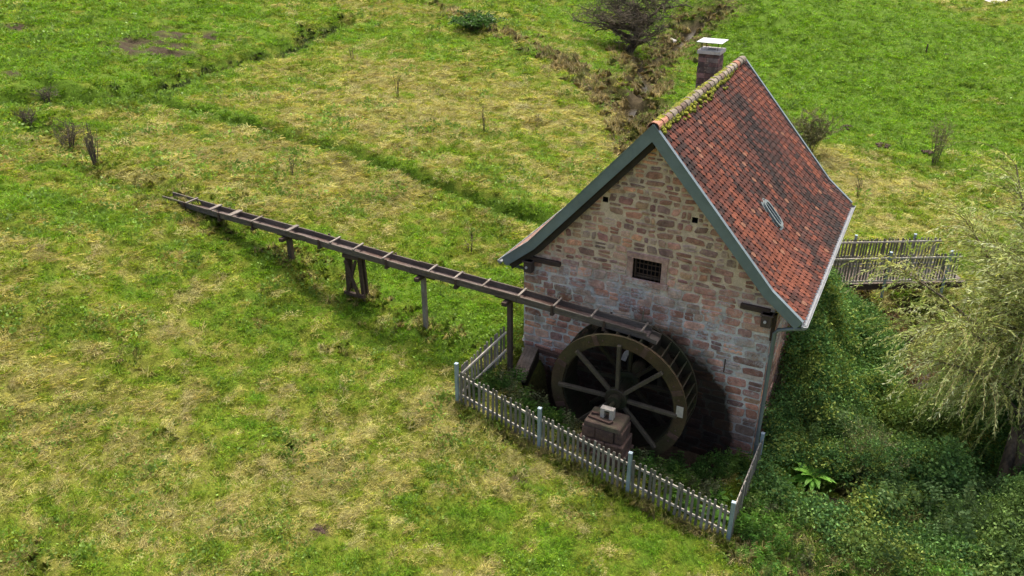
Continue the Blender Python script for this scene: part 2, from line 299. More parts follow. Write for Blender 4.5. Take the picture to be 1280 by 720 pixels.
# ------------------------------------------------------------------ object helpers
def tag(o, label=None, cat=None, group=None, kind=None):
    if label: o['label'] = label
    if cat: o['category'] = cat
    if group: o['group'] = group
    if kind: o['kind'] = kind
    return o
def link(o, parent=None):
    S.collection.objects.link(o)
    if parent: o.parent = parent
    return o
def empty(name, loc=(0, 0, 0), rz=0, **kw):
    o = bpy.data.objects.new(name, None); o.location = loc; o.rotation_euler = (0, 0, rz); o.empty_display_size = .2
    return tag(link(o), **kw)
class MB:
    def __init__(s): s.v = []; s.f = []; s.c = []; s.cur = (1, 1, 1)
    def add(s, vs, fs, col=None):
        n = len(s.v); s.v += [tuple(map(float, p)) for p in vs]; s.f += [tuple(i + n for i in q) for q in fs]; s.c += [col or s.cur] * len(vs); return s
    def box(s, lo, hi, col=None, mat=None):
        (a, b, c), (d, e, f) = lo, hi
        vs = [(a, b, c), (d, b, c), (d, e, c), (a, e, c), (a, b, f), (d, b, f), (d, e, f), (a, e, f)]
        if mat is not None: vs = [tuple(mat @ Vector(p)) for p in vs]
        return s.add(vs, [(0, 3, 2, 1), (4, 5, 6, 7), (0, 1, 5, 4), (1, 2, 6, 5), (2, 3, 7, 6), (3, 0, 4, 7)], col)
    def beam(s, p, q, wd, ht, up=(0, 0, 1), col=None, taper=1):
        p, q = Vector(p), Vector(q); d = (q - p).normalized(); u = Vector(up); sd = d.cross(u)
        if sd.length < 1e-4: sd = d.cross(Vector((0, 1, 0)))
        sd.normalize(); u = sd.cross(d)
        vs = []
        for (o, k) in ((p, 1), (q, taper)):
            for (i, j) in ((-1, -1), (1, -1), (1, 1), (-1, 1)): vs.append(o + sd * (i * wd / 2 * k) + u * (j * ht / 2 * k))
        return s.add(vs, [(0, 1, 2, 3), (7, 6, 5, 4), (0, 4, 5, 1), (1, 5, 6, 2), (2, 6, 7, 3), (3, 7, 4, 0)], col)
    def tube(s, pts, rad, n=8, cap=True, col=None):
        pts = [Vector(p) for p in pts]; rads = rad if isinstance(rad, (list, tuple)) else [rad] * len(pts)
        vs = []; up = Vector((.13, .31, .94))
        for i, p in enumerate(pts):
            d = (pts[min(i + 1, len(pts) - 1)] - pts[max(i - 1, 0)]).normalized()
            a = d.cross(up)
            if a.length < .05: a = d.cross(Vector((1, 0, 0)))
            a.normalize(); b = d.cross(a)
            for k in range(n):
                t = 2 * math.pi * k / n; vs.append(p + (a * math.cos(t) + b * math.sin(t)) * rads[i])
        fs = []
        for i in range(len(pts) - 1):
            for k in range(n): fs.append((i * n + k, i * n + (k + 1) % n, (i + 1) * n + (k + 1) % n, (i + 1) * n + k))
        if cap: fs += [tuple(range(n))[::-1], tuple((len(pts) - 1) * n + k for k in range(n))]
        return s.add(vs, fs, col)
    def prism(s, prof, y0, y1, col=None):
        """closed profile in the x-z plane pushed along y"""
        n = len(prof); vs = [(x, y0, z) for x, z in prof] + [(x, y1, z) for x, z in prof]
        fs = [tuple(range(n)), tuple(range(2 * n - 1, n - 1, -1))] + [(i, i + n, (i + 1) % n + n, (i + 1) % n) for i in range(n)]
        return s.add(vs, fs, col)
    def build(s, name, mat, parent=None, smooth=False, bevel=0):
        me = bpy.data.meshes.new(name); me.from_pydata(s.v, [], s.f); me.update()
        at = me.color_attributes.new("col", 'FLOAT_COLOR', 'POINT')
        at.data.foreach_set("color", np.concatenate([np.array(s.c, np.float32).reshape(-1, 3), np.ones((len(s.c), 1), np.float32)], 1).ravel())
        me.materials.append(mat)
        if smooth: me.polygons.foreach_set("use_smooth", [True] * len(me.polygons))
        o = bpy.data.objects.new(name, me); link(o, parent)
        if bevel:
            b = o.modifiers.new("bevel", 'BEVEL'); b.width = bevel; b.segments = 1; b.limit_method = 'ANGLE'
        return o
def npmesh(name, V, F, C, mat, parent=None, linkit=True, smooth=False):
    """V (n,3), F (m,k) same-size polygons, C (n,3)"""
    me = bpy.data.meshes.new(name); k = F.shape[1]
    me.vertices.add(len(V)); me.vertices.foreach_set("co", V.astype(np.float32).ravel())
    me.loops.add(F.size); me.loops.foreach_set("vertex_index", F.astype(np.int32).ravel())
    me.polygons.add(len(F)); me.polygons.foreach_set("loop_start", np.arange(0, F.size, k, dtype=np.int32))
    me.update(calc_edges=True)
    at = me.color_attributes.new("col", 'FLOAT_COLOR', 'POINT')
    at.data.foreach_set("color", np.concatenate([C, np.ones((len(C), 1))], 1).astype(np.float32).ravel())
    me.materials.append(mat)
    if smooth: me.polygons.foreach_set("use_smooth", [True] * len(F))
    o = bpy.data.objects.new(name, me)
    if linkit: link(o, parent)
    return o
def unit(v): return v / (np.linalg.norm(v, axis=-1, keepdims=True) + 1e-9)
def leaves(P, D, L, Wd, C, nrm=None, fold=0.0):
    """rhombic leaves: base P, direction D, length L, width Wd, colour C"""
    n = len(P); D = unit(D); r = rng.normal(size=(n, 3)) if nrm is None else nrm
    sd = unit(np.cross(D, r)); nn = np.cross(sd, D); L = np.asarray(L).reshape(-1, 1) * np.ones((n, 1)); Wd = np.asarray(Wd).reshape(-1, 1) * np.ones((n, 1))
    a = P; b = P + D * L * .45 + sd * Wd / 2 + nn * fold * Wd; c = P + D * L; d = P + D * L * .45 - sd * Wd / 2 + nn * fold * Wd
    V = np.stack([a, b, c, d], 1).reshape(-1, 3); F = np.arange(4 * n).reshape(-1, 4)
    return V, F, np.repeat(C, 4, 0)
def blades(P, D0, L, Wd, droop, C, seg=2):
    """bent grass blades: base P, start direction D0, droop pulls the tip down"""
    n = len(P); D = unit(D0); L = L.reshape(-1, 1); Wd = Wd.reshape(-1, 1)
    sd = unit(np.cross(D, np.array([0, 0, 1.]) + rng.normal(size=(n, 3)) * .3))
    mid = P + D * L * .5; D2 = unit(D + np.array([0, 0, -1.]) * droop.reshape(-1, 1)); tip = mid + D2 * L * .5
    V = np.stack([P - sd * Wd / 2, P + sd * Wd / 2, mid + sd * Wd * .42, tip, mid - sd * Wd * .42], 1).reshape(-1, 3)
    F = np.arange(5 * n).reshape(-1, 5)
    return V, F, np.repeat(C, 5, 0)
def merge(parts):
    V = []; F = []; C = []; n = 0
    for v, f, c in parts: V.append(v); F.append(f + n); C.append(c); n += len(v)
    return np.concatenate(V), np.concatenate(F), np.concatenate(C)

# ------------------------------------------------------------------ ground sheet
def axis(segs):
    out = [segs[0][0]]
    for (a, b, st) in segs:
        k = max(1, int(round((b - a) / st))); out += list(np.linspace(a, b, k + 1)[1:])
    return np.array(out)
XS = axis([(-400, -90, 20), (-90, -50, 1.0), (-50, -26, .45), (-26, -14, .22), (-14, 14, .115), (14, 24, .3), (24, 45, .8), (45, 300, 20)])
YS = axis([(-200, -30, 15), (-30, -15, 1.0), (-15, 5, .115), (5, 16, .17), (16, 40, .3), (40, 75, .5), (75, 130, 1.0), (130, 600, 25)])
GX, GY = np.meshgrid(XS, YS); GZ = terrain(GX, GY)
def turf_col(x, y, s=0):
    d = dryness(x, y)
    g = np.array([.11, .20, .016]); mid = np.array([.19, .22, .027]); st = np.array([.28, .26, .075])
    t = d[..., None]
    c = np.where(t < .5, g + (mid - g) * t * 2, mid + (st - mid) * (t - .5) * 2)
    dd, _ = segdist(x, y, CREEK); bk = (sstep(2.9, .8, dd) * (.55 + .6 * (fbm(x * .8, y * .8, 77, 2) - .3)) * (y > 9))[..., None]
    c = c * (1 - bk) + np.array([.20, .155, .07]) * bk
    return c
gc = turf_col(GX, GY) * .62
sl = soil(GX, GY)[..., None]; gc = gc * (1 - sl) + np.array([.048, .036, .022]) * sl
ny, nx = GX.shape; idx = np.arange(nx * ny).reshape(ny, nx)
F = np.stack([idx[:-1, :-1], idx[:-1, 1:], idx[1:, 1:], idx[1:, :-1]], -1).reshape(-1, 4)
g = npmesh('ground', np.stack([GX, GY, GZ], -1).reshape(-1, 3), F, gc.reshape(-1, 3), M['turf'], smooth=True); tag(g, kind='structure')

# water in the creek: ribbon along the channel
def ribbon(pts, wd, name):
    P = []
    for a, b in zip(pts[:-1], pts[1:]):
        k = max(2, int(math.dist(a[:2], b[:2]) / .8))
        for i in range(k): t = i / k; P.append((a[0] + (b[0] - a[0]) * t, a[1] + (b[1] - a[1]) * t))
    P.append(pts[-1][:2]); P = np.array(P); T = np.gradient(P, axis=0); T /= np.linalg.norm(T, axis=1, keepdims=True) + 1e-9
    Nn = np.stack([-T[:, 1], T[:, 0]], 1); Z = terrain(P[:, 0], P[:, 1], False) + .10
    Z = np.convolve(np.pad(Z, 4, 'edge'), np.ones(9) / 9, 'valid')
    ww = wd * (.7 + .6 * vnoise(np.arange(len(P)) * .4, 0 * Z, 5))
    A = np.concatenate([P + Nn * ww[:, None], Z[:, None]], 1); B = np.concatenate([P - Nn * ww[:, None], Z[:, None]], 1)
    V = np.concatenate([A, B]); n = len(P); i = np.arange(n - 1); F = np.stack([i, i + n, i + n + 1, i + 1], 1)
    return npmesh(name, V, F, np.ones((len(V), 3)), M['water'])
tag(ribbon(CREEK, .26, 'stream_water'), kind='structure')
mb = MB(); n = 28
pts = [(POOL[0] + .62 * math.cos(t) * (1 + .2 * math.sin(3 * t)), POOL[1] + .34 * math.sin(t) * (1 + .25 * math.cos(2 * t)), gz(*POOL) + .09) for t in np.linspace(0, 2 * math.pi, n, endpoint=False)]
mb.add(pts, [tuple(range(n))]); tag(mb.build('pool_water', M['water']), kind='structure')

# ------------------------------------------------------------------ mill house
E_Z, RX, RZ = 4.38, 3.8, 8.40        # eave height, ridge
BEND = (.80, 5.03)
def roof_line(x, off=0):
    """z of the roof's underside line at x"""
    xx = x if x <= RX else 7.6 - x
    if xx < BEND[0]: z = E_Z + (BEND[1] - E_Z) * (xx / BEND[0])
    else: z = BEND[1] + (RZ - BEND[1]) * (xx - BEND[0]) / (RX - BEND[0])
    return z - off
house = empty('mill_house', (3.8, 4.3, 0), label='pink sandstone mill house with steep red tiled roof beside the water wheel', cat='house')
def hp(o):      # parent while keeping world-built coordinates
    o.location = Vector(o.location) - Vector((3.8, 4.3, 0)); return o
def rel(o, root): o.location = -root.location; return o

PINK = [(.37, .21, .165), (.27, .17, .15), (.44, .24, .155), (.34, .26, .22), (.42, .24, .185), (.36, .20, .16), (.46, .29, .23), (.33, .19, .155), (.40, .27, .21), (.30, .17, .14), (.46, .25, .17), (.31, .235, .19)]
BRWN = [(.24, .125, .115), (.20, .13, .12), (.32, .165, .12), (.25, .135, .10), (.22, .115, .09), (.30, .18, .135), (.26, .17, .13), (.19, .12, .10), (.33, .22, .17), (.36, .24, .155), (.21, .155, .13)]
def masonry(name, width, zlo, top, tf, parent, holes=(), rnd=1, quoin=True):
    """irregular coursed rubble on a mortar sheet; u along the wall, v up; tf(u, v, d) -> world"""
    rr = random.Random(rnd)
    mo = MB()
    # mortar sheet with openings
    us = sorted(set([round(i * .22, 3) for i in range(int(width / .22) + 1)] + [width] + [h[0] for h in holes] + [h[1] for h in holes]))
    zmax = max(top(u) for u in us)
    vs_ = sorted(set([zlo + .22 * i for i in range(int((zmax - zlo) / .22) + 2)] + [h[2] for h in holes] + [h[3] for h in holes]))
    def mcol(v): 
        t = max(0, min(1, (v - 3.6) / 1.2)); a, b = (.60, .585, .55), (.56, .43, .31)
        return tuple(a[i] * (1 - t) + b[i] * t for i in range(3))
    for ua, ub in zip(us[:-1], us[1:]):
        if ub - ua < 1e-4: continue
        for va, vb in zip(vs_[:-1], vs_[1:]):
            if vb - va < 1e-4: continue
            cu, cv = (ua + ub) / 2, (va + vb) / 2
            if any(h[0] < cu < h[1] and h[2] < cv < h[3] for h in holes): continue
            ta, tb = top(ua), top(ub)
            if va >= max(ta, tb): continue
            q = [(ua, min(va, ta)), (ub, min(va, tb)), (ub, min(vb, tb)), (ua, min(vb, ta))]
            mo.add([tf(u, v, 0) for u, v in q], [(0, 1, 2, 3)], mcol(cv))
    wobj = mo.build(name, M['mortar_wall'], parent)
    # recesses
    st = MB()
    v = zlo
    def stone(u0, u1, v0, v1, col, dep):
        if u1 - u0 < .05 or v1 - v0 < .04: return
        cx_, cz_ = (u0 + u1) / 2, (v0 + v1) / 2; hw, hh = (u1 - u0) / 2, (v1 - v0) / 2
        n = 10; ring = []; sk1, sk2 = rr.uniform(-.25, .25), rr.uniform(-.06, .06) * (2 if cz_ > 4.7 else 1)
        for k in range(n):
            t = 2 * math.pi * (k + .5) / n; c, s_ = math.cos(t), math.sin(t)
            e = rr.uniform(.3, .5); jj = .26 if cz_ > 4.7 else .15; px = math.copysign(abs(c) ** e, c) * hw * (1 - rr.random() * jj); pz_ = math.copysign(abs(s_) ** e, s_) * hh * (1 - rr.random() * jj * 1.2)
            px, pz_ = px - pz_ * sk1, pz_ + px * sk2
            ring.append((cx_ + px, cz_ + pz_))
        b = min(.022, hh * .3); fr = []
        for (x, z) in ring: fr.append((cx_ + (x - cx_) * (1 - b / hw), cz_ + (z - cz_) * (1 - b / hh)))
        t1, t2 = rr.uniform(-.006, .006), rr.uniform(-.006, .006)
        V = [tf(x, z, -.004) for x, z in ring] + [tf(x, z, dep * .75) for x, z in ring]
        V += [tf(x, z, dep + t1 * (x - cx_) / hw + t2 * (z - cz_) / hh) for x, z in fr]
        F = [(i, (i + 1) % n, n + (i + 1) % n, n + i) for i in range(n)] + [(n + i, n + (i + 1) % n, 2 * n + (i + 1) % n, 2 * n + i) for i in range(n)] + [tuple(range(2 * n, 3 * n))]
        st.add(V, F, col)
    row = 0
    while v < zmax:
        hi = v > 4.7
        h = rr.choice([rr.uniform(.085, .14), rr.uniform(.14, .22), rr.uniform(.18, .27)]) if hi else (rr.uniform(.15, .30) if v > 1.2 else rr.uniform(.2, .36))
        gap = rr.uniform(.020, .036) if hi else rr.uniform(.012, .024)
        u = 0.0; first = True
        while u < width - .04:
            q = quoin and (first or width - u < .75)
            wd = rr.choice([rr.uniform(.12, .24), rr.uniform(.22, .40), rr.uniform(.32, .58)]) if hi else rr.uniform(.22, .62)
            if q: wd = (.55 if row % 2 else .32) if first else wd
            if quoin and width - (u + wd) < .30: wd = width - u
            first = False
            a, b = u, min(width, u + wd)
            wob = (fbm(np.array(a * .9), np.array(v * .7), rnd + 3, 2) - .5) * .22
            wob = float(wob) if 0.2 < a < width - .7 else 0
            pal = (BRWN if rr.random() < .62 else PINK) if hi else (PINK if rr.random() < (.80 if v > 2.4 else .6) else BRWN)
            col = rr.choice(pal); k = rr.uniform(.8, 1.2); col = tuple(x * k for x in col)
            if not hi and v > 2.2 and rr.random() < .12: col = tuple(.5 * x + .5 * y for x, y in zip(col, (.44, .42, .38)))
            parts_ = [(a + gap / 2 * (a > 0), b - gap / 2 * (b < width), v + gap / 2, v + h - gap / 2)]
            if (h > .17 and rr.random() < .35 and b - a < .45) or (h > .24 and rr.random() < .25):
                m_ = rr.uniform(.4, .6); A = parts_[0]; mid = A[2] + (A[3] - A[2]) * m_
                parts_ = [(A[0], A[1], A[2], mid - gap / 3), (A[0], A[1], mid + gap / 3, A[3])]
            if hi and rr.random() < .03: parts_ = []
            for (a_, b_, c_, d_) in parts_:
                c_ += wob; d_ += wob
                # clip to openings
                skip = False
                for hh_ in holes:
                    x0, x1, z0, z1 = hh_[0] - .01, hh_[1] + .01, hh_[2] - .01, hh_[3] + .01
                    if len(hh_) > 4: x0 -= hh_[4]; x1 += hh_[4]; z0 -= hh_[4] * 1.1; z1 += hh_[4]
                    if a_ < x1 and b_ > x0 and c_ < z1 and d_ > z0:
                        if a_ < x0 - .08: b_ = x0 - .01
                        elif b_ > x1 + .08: a_ = x1 + .01
                        elif c_ < z0 - .05: d_ = z0 - .01
                        elif d_ > z1 + .05: c_ = z1 + .01
                        else: skip = True
                if skip: continue
                tl, tr = top(a_), top(b_)
                if d_ > min(tl, tr):
                    if c_ > max(tl, tr) - .1: continue
                    # shorten towards the middle until it fits
                    for _ in range(12):
                        if d_ <= min(top(a_), top(b_)): break
                        if top(a_) < top(b_): a_ += (b_ - a_) * .15
                        else: b_ -= (b_ - a_) * .15
                    if b_ - a_ < .07: continue
                kk = rr.uniform(.92, 1.08)
                stone(a_, b_, c_, d_, tuple(x * kk for x in col), rr.uniform(.012, .034))
            u = b
        v += h; row += 1
    st.c = [(c_[0] * 1.30, c_[1] * 1.20, c_[2] * 1.14) for c_ in st.c]; so = st.build('wall_stone', M['stone'], wobj)
    return wobj, so
gable_top = lambda u: roof_line(u + HX0) - .02
WH = (3.46, 4.20, 4.60, 5.16)      # window opening x0 x1 z0 z1
win_u = (WH[0] - HX0, WH[1] - HX0, WH[2], WH[3], .15)
PUT = [(2.63, 6.55), (4.89, 6.42), (2.0, 5.75, .03)]
phs = [(x[0] - HX0 - .07, x[0] - HX0 + .07, x[1] - .07, x[1] + .07) for x in PUT[:2]]
arch = (3.55 - HX0, 4.35 - HX0, 1.55, 2.45, .06)
holes = [win_u] + phs + [arch]
wg, _ = masonry('front_wall', HX1 - HX0, -.8, gable_top, lambda u, v, d: (HX0 + u, HY0 - d, v), house, holes, 3)
ws, _ = masonry('side_wall', HY1 - HY0, -1.2, lambda u: 4.62, lambda u, v, d: (HX1 + d, HY0 + u, v), house, (), 5)
wl, _ = masonry('side_wall', HY1 - HY0, 1.0, lambda u: 4.62, lambda u, v, d: (HX0 - d, HY1 - u, v), house, (), 8)
wb, _ = masonry('back_wall', HX1 - HX0, -1.2, lambda u: roof_line(7.6 - (HX1 - u - 0) if 0 else (HX1 - u)) - .02, lambda u, v, d: (HX1 - u, HY1 + d, v), house, (), 12)
for o in (wg, ws, wl, wb): hp(o)
# window: surround, reveal, louvre boards and a grille
x0, x1, z0, z1 = WH
rec = MB()
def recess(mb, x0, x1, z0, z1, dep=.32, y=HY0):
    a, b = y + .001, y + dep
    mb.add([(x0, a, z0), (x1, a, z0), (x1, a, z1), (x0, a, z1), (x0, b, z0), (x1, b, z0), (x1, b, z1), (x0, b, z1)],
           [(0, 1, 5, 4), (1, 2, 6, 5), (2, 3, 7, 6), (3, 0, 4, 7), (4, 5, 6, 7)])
wn = MB()
for (a, b, c, d) in ((x0 - .15, x0, z0 - .0, z1 + .0), (x1, x1 + .15, z0, z1)): wn.box((a, HY0 - .045, c), (b, HY0 + .2, d))
wn.box((x0 - .17, HY0 - .05, z1), (x1 + .17, HY0 + .2, z1 + .14)); wn.box((x0 - .20, HY0 - .06, z0 - .16), (x1 + .20, HY0 + .2, z0))
wn.c = [(.40, .245, .20)] * len(wn.v)
win = wn.build('window', M['stone'], house, bevel=.008); hp(win)
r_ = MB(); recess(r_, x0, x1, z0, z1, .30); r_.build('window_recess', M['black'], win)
lb = MB()
for i in range(4):
    zc = z0 + .07 + i * .145; lb.beam((x0, HY0 + .16, zc), (x1, HY0 + .16, zc), .09, .022, up=(0, .6, 1))
lb.box((x0, HY0 + .1, z0), (x0 + .05, HY0 + .2, z1)); lb.box((x1 - .05, HY0 + .1, z0), (x1, HY0 + .2, z1)); lb.box((x0 + .05, HY0 + .1, z0), (x1 - .05, HY0 + .18, z0 + .06))
lb.build('louvre', M['post_wood'], win)
gr = MB()
for i in range(7): x = x0 + .06 + i * (x1 - x0 - .12) / 6; gr.box((x - .007, HY0 + .02, z0), (x + .007, HY0 + .034, z1))
for i in range(3): z = z0 + .14 + i * .14; gr.box((x0, HY0 + .036, z - .006), (x1, HY0 + .048, z + .006))
gr.build('grille', M['iron'], win)
for (px_, pz_) in [(p[0], p[1]) for p in PUT[:2]]:
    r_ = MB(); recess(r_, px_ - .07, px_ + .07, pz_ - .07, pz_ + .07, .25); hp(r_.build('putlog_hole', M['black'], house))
# arched axle opening with a pale round stone
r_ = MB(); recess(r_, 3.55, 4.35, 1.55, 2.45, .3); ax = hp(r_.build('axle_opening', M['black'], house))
ar = MB()
arch_pts = [(3.95 + .55 * math.cos(t), 2.15 + .5 * math.sin(t)) for t in np.linspace(0, math.pi, 9)]
for a, b in zip(arch_pts[:-1], arch_pts[1:]):
    ar.beam((a[0], HY0 - .02, a[1]), (b[0], HY0 - .02, b[1]), .09, .13)
ar.c = [(.42, .41, .38)] * len(ar.v); ar.build('arch_stone', M['concrete'], ax)

# roof ------------------------------------------------------------
def profile(off):
    """outer roof polyline left eave to right eave, pushed out by off (perpendicular-ish)"""
    pts = [(0, E_Z), BEND, (RX, RZ), (7.6 - BEND[0], BEND[1]), (7.6, E_Z)]
    nz = [.82, .72, 1.52, .72, .82]
    nxs = [-.57, -.69, 0, .69, .57]
    return [(p[0] + off * a if a else p[0], p[1] + off * (b if a else 1.5)) for p, a, b in zip(pts, nxs, nz)]
Y0, Y1 = 0.0, 8.62
lo, hi_ = profile(0), profile(.10)
mb = MB(); mb.prism(lo + hi_[::-1], Y0 + .03, Y1 - .03); deck = hp(mb.build('roof_deck', M['soffit'], house))
# bargeboards
def barge(y, th, name, mirror):
    o_, i_ = profile(.165), profile(-.075)
    if mirror: o_, i_ = o_[2:], i_[2:]
    else: o_, i_ = o_[:3], i_[:3]
    e = 1 if mirror else -1
    o_ = list(o_); i_ = list(i_)
    # plumb ridge joint
    mb = MB(); s1 = 1 if not mirror else -1
    if mirror: i_[0] = (RX, i_[0][1] - .03); 
    else: i_[2] = (RX, i_[2][1] - .03)
    n = 3
    for k in range(2):
        q = [i_[k], i_[k + 1], o_[k + 1], o_[k]]
        mb.prism(q, y, y + th)
    # metal capping strip on the outer edge
    for k in range(2):
        a, b = o_[k], o_[k + 1]; L = math.dist(a, b); ux, uz = (b[0] - a[0]) / L, (b[1] - a[1]) / L; nx_, nz_ = -uz, ux
        if nz_ < 0: nx_, nz_ = -nx_, -nz_
        mb.prism([(a[0] + nx_ * .002, a[1] + nz_ * .002), (b[0] + nx_ * .002, b[1] + nz_ * .002), (b[0] + nx_ * .022, b[1] + nz_ * .022), (a[0] + nx_ * .022, a[1] + nz_ * .022)], y - .012, y + th + .05)
    # sheet joints
    L0 = math.dist(o_[0], o_[1])
    for k in range(2):
        a, b, c, d = i_[k], i_[k + 1], o_[k + 1], o_[k]; nj = max(1, int(math.dist(a, b) / 1.9))
        for j in range(1, nj + 1):
            t = j / (nj + .35); p = (a[0] + (b[0] - a[0]) * t, a[1] + (b[1] - a[1]) * t); q = (d[0] + (c[0] - d[0]) * t, d[1] + (c[1] - d[1]) * t)
            mb.beam((p[0], y - .004, p[1]), (q[0], y - .004, q[1]), .012, .006, up=(0, 1, 0))
    return hp(mb.build(name, M['zinc_blue'], house))
for mi in (False, True):
    barge(Y0 - .03, .055, 'bargeboard', mi); barge(Y1 - .03, .055, 'bargeboard', mi)
# dark strip added under the left verge, standing in for soffit shadow
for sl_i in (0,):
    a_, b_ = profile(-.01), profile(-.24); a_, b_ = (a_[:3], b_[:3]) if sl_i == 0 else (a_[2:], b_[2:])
    mb = MB(); mb.prism(list(a_) + list(b_)[::-1], HY0 - .17, HY0 - .045); hp(mb.build('verge_shadow_strip', M['soffit'], house))
# soffit boards under the front overhang
mb = MB(); a = profile(-.03); mb.prism(a[:3] + [(p[0], p[1] - .0) for p in profile(-.005)[:3]][::-1], Y0 + .03, HY0 + .0)
mb.prism(a[2:] + profile(-.005)[2:][::-1], Y0 + .03, HY0)
hp(mb.build('soffit', M['soffit'], house))
# tiles
def slope_tiles(side, rnd):
    rr = random.Random(rnd); mb = MB()
    pr = profile(.115); pts = pr[2:] if side > 0 else pr[:3][::-1]       # from ridge down
    seg = [math.dist(pts[0], pts[1]), math.dist(pts[1], pts[2])]; tot = sum(seg)
    def P(s):
        if s <= seg[0]: a, b, t = pts[0], pts[1], s / seg[0]
        else: a, b, t = pts[1], pts[2], (s - seg[0]) / seg[1]
        L = math.dist(a, b); ux, uz = (b[0] - a[0]) / L, (b[1] - a[1]) / L
        nx_, nz_ = (-uz, ux) if side < 0 else (-uz, ux)
        if nz_ < 0: nx_, nz_ = -nx_, -nz_
        return (a[0] + (b[0] - a[0]) * t, a[1] + (b[1] - a[1]) * t), (ux, uz), (nx_, nz_)
    gauge = .158; tw = .172; rows = int(tot / gauge)
    outline = [(-.5, 0), (.5, 0), (.5, .74), (.42, .86), (.2, .97), (0, 1.0), (-.2, .97), (-.42, .86), (-.5, .74)]
    nL = len(outline)
    for r in range(rows + 1):
        s1 = min(tot + .04, r * gauge + gauge + .04); s0 = s1 - gauge * 1.6
        (bx, bz), (ux, uz), (nx_, nz_) = P(max(0.02, min(tot - .01, (s0 + s1) / 2)))
        (ex, ez), _, _ = P(min(tot, s1)); 
        over = s1 - min(tot, s1); ex += ux * over; ez += uz * over
        ncol = int((Y1 - Y0 - .06) / tw) + 1
        for k in range(ncol + (r % 2)):
            yc = Y0 + .04 + tw * (k + .5 - .5 * (r % 2))
            if yc < Y0 + .03 or yc > Y1 - .05: continue
            w_ = tw * .93; L = gauge * 1.6
            ya, yb = max(Y0 + .03, yc - w_ / 2), min(Y1 - .04, yc + w_ / 2)
            yo, ro, lo_ = rr.uniform(-.004, .004), rr.uniform(-.016, .016), rr.uniform(-.008, .006)
            lift = rr.uniform(.040, .056)
            V = []
            for top_ in (1, 0):
                for (a, t) in outline:
                    y = (ya + yb) / 2 + a * (yb - ya) + yo + ro * (t - .5)
                    d = -(1 - t) * L + lo_                               # distance up-slope from the lower end
                    h = t * lift + .014 * top_
                    V.append((ex + ux * d + nx_ * h, y, ez + uz * d + nz_ * h))
            F = [tuple(range(nL)) if side > 0 else tuple(range(nL))[::-1]] + [(i, i + nL, (i + 1) % nL + nL, (i + 1) % nL) for i in range(1, nL)]
            # colour: fresh red, brick, brown, lichen-dark; streaks run down the slope
            yy, ss = yc, s1
            n1 = float(fbm(np.array(yy * 1.6), np.array(ss * .5), 91 + rnd, 3)); n2 = float(fbm(np.array(yy * .5 + ss * .2), np.array(ss * .35), 97 + rnd, 2))
            n3 = float(fbm(np.array(yy * 3.4), np.array(ss * .28), 191 + rnd, 3)); age = .42 + (n1 - .5) * .7 + (n2 - .5) * .6 + (n3 - .5) * 1.1 + rr.uniform(-.36, .36)
            band = math.exp(-((yy - (6.1 - .62 * (ss - .8))) / .38) ** 2) * (ss > .7); age += .33 * band
            age += .22 * math.exp(-((ss - tot) / 1.3) ** 2) * (yy > 3.5) - .25 * math.exp(-((ss - 4.3) / .9) ** 2 - ((yy - 1.6) / 1.4) ** 2)
            age = max(0, min(1, age))
            pal = [(.135, .048, .030), (.096, .037, .027), (.068, .032, .026), (.046, .028, .024), (.026, .021, .020)]
            i = age * 3.999; j = int(i); f_ = i - j; c = tuple(pal[j][q] * (1 - f_) + pal[j + 1][q] * f_ for q in range(3))
            kk = rr.uniform(.8, 1.25); c = tuple(q * kk for q in c)
            if rr.random() < .012: c = (.17, .085, .055)
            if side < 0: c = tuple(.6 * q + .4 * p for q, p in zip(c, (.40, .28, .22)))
            mb.add(V, F, c)
    return hp(mb.build('roof_tile_slope', M['tile'], house))
slope_tiles(1, 1); slope_tiles(-1, 2)
# ridge caps
mb = MB(); rr = random.Random(5); zc = RZ + .165; y = Y0 + .02; k = 0
while y < Y1 - .1:
    y2 = min(Y1 - .02, y + .40); n = 9; V = []
    r0, r1 = .125, .150
    for (yy, ra) in ((y - .03, r1), (y2, r0)):
        for t in np.linspace(-.25, math.pi + .25, n): V.append((RX + ra * math.cos(t), yy, zc + .01 + ra * math.sin(t) * .9))
        for t in np.linspace(-.25, math.pi + .25, n): V.append((RX + (ra - .02) * math.cos(t), yy, zc + .01 + (ra - .02) * math.sin(t) * .9))
    F = [(i, i + 1, i + 1 + 2 * n, i + 2 * n) for i in range(n - 1)] + [(i, i + n, i + n + 1, i + 1) for i in range(n - 1)]
    g_ = rr.random(); c = (.30, .15, .10) if k in (0, 1) or k == 20 else ((.20, .17, .135) if g_ < .7 else (.15, .11, .085))
    kq = rr.uniform(.8, 1.2); c = tuple(q * kq for q in c); mb.add(V, F, c); y += .37; k += 1
hp(mb.build('ridge_tile', M['tile'], house, smooth=False))
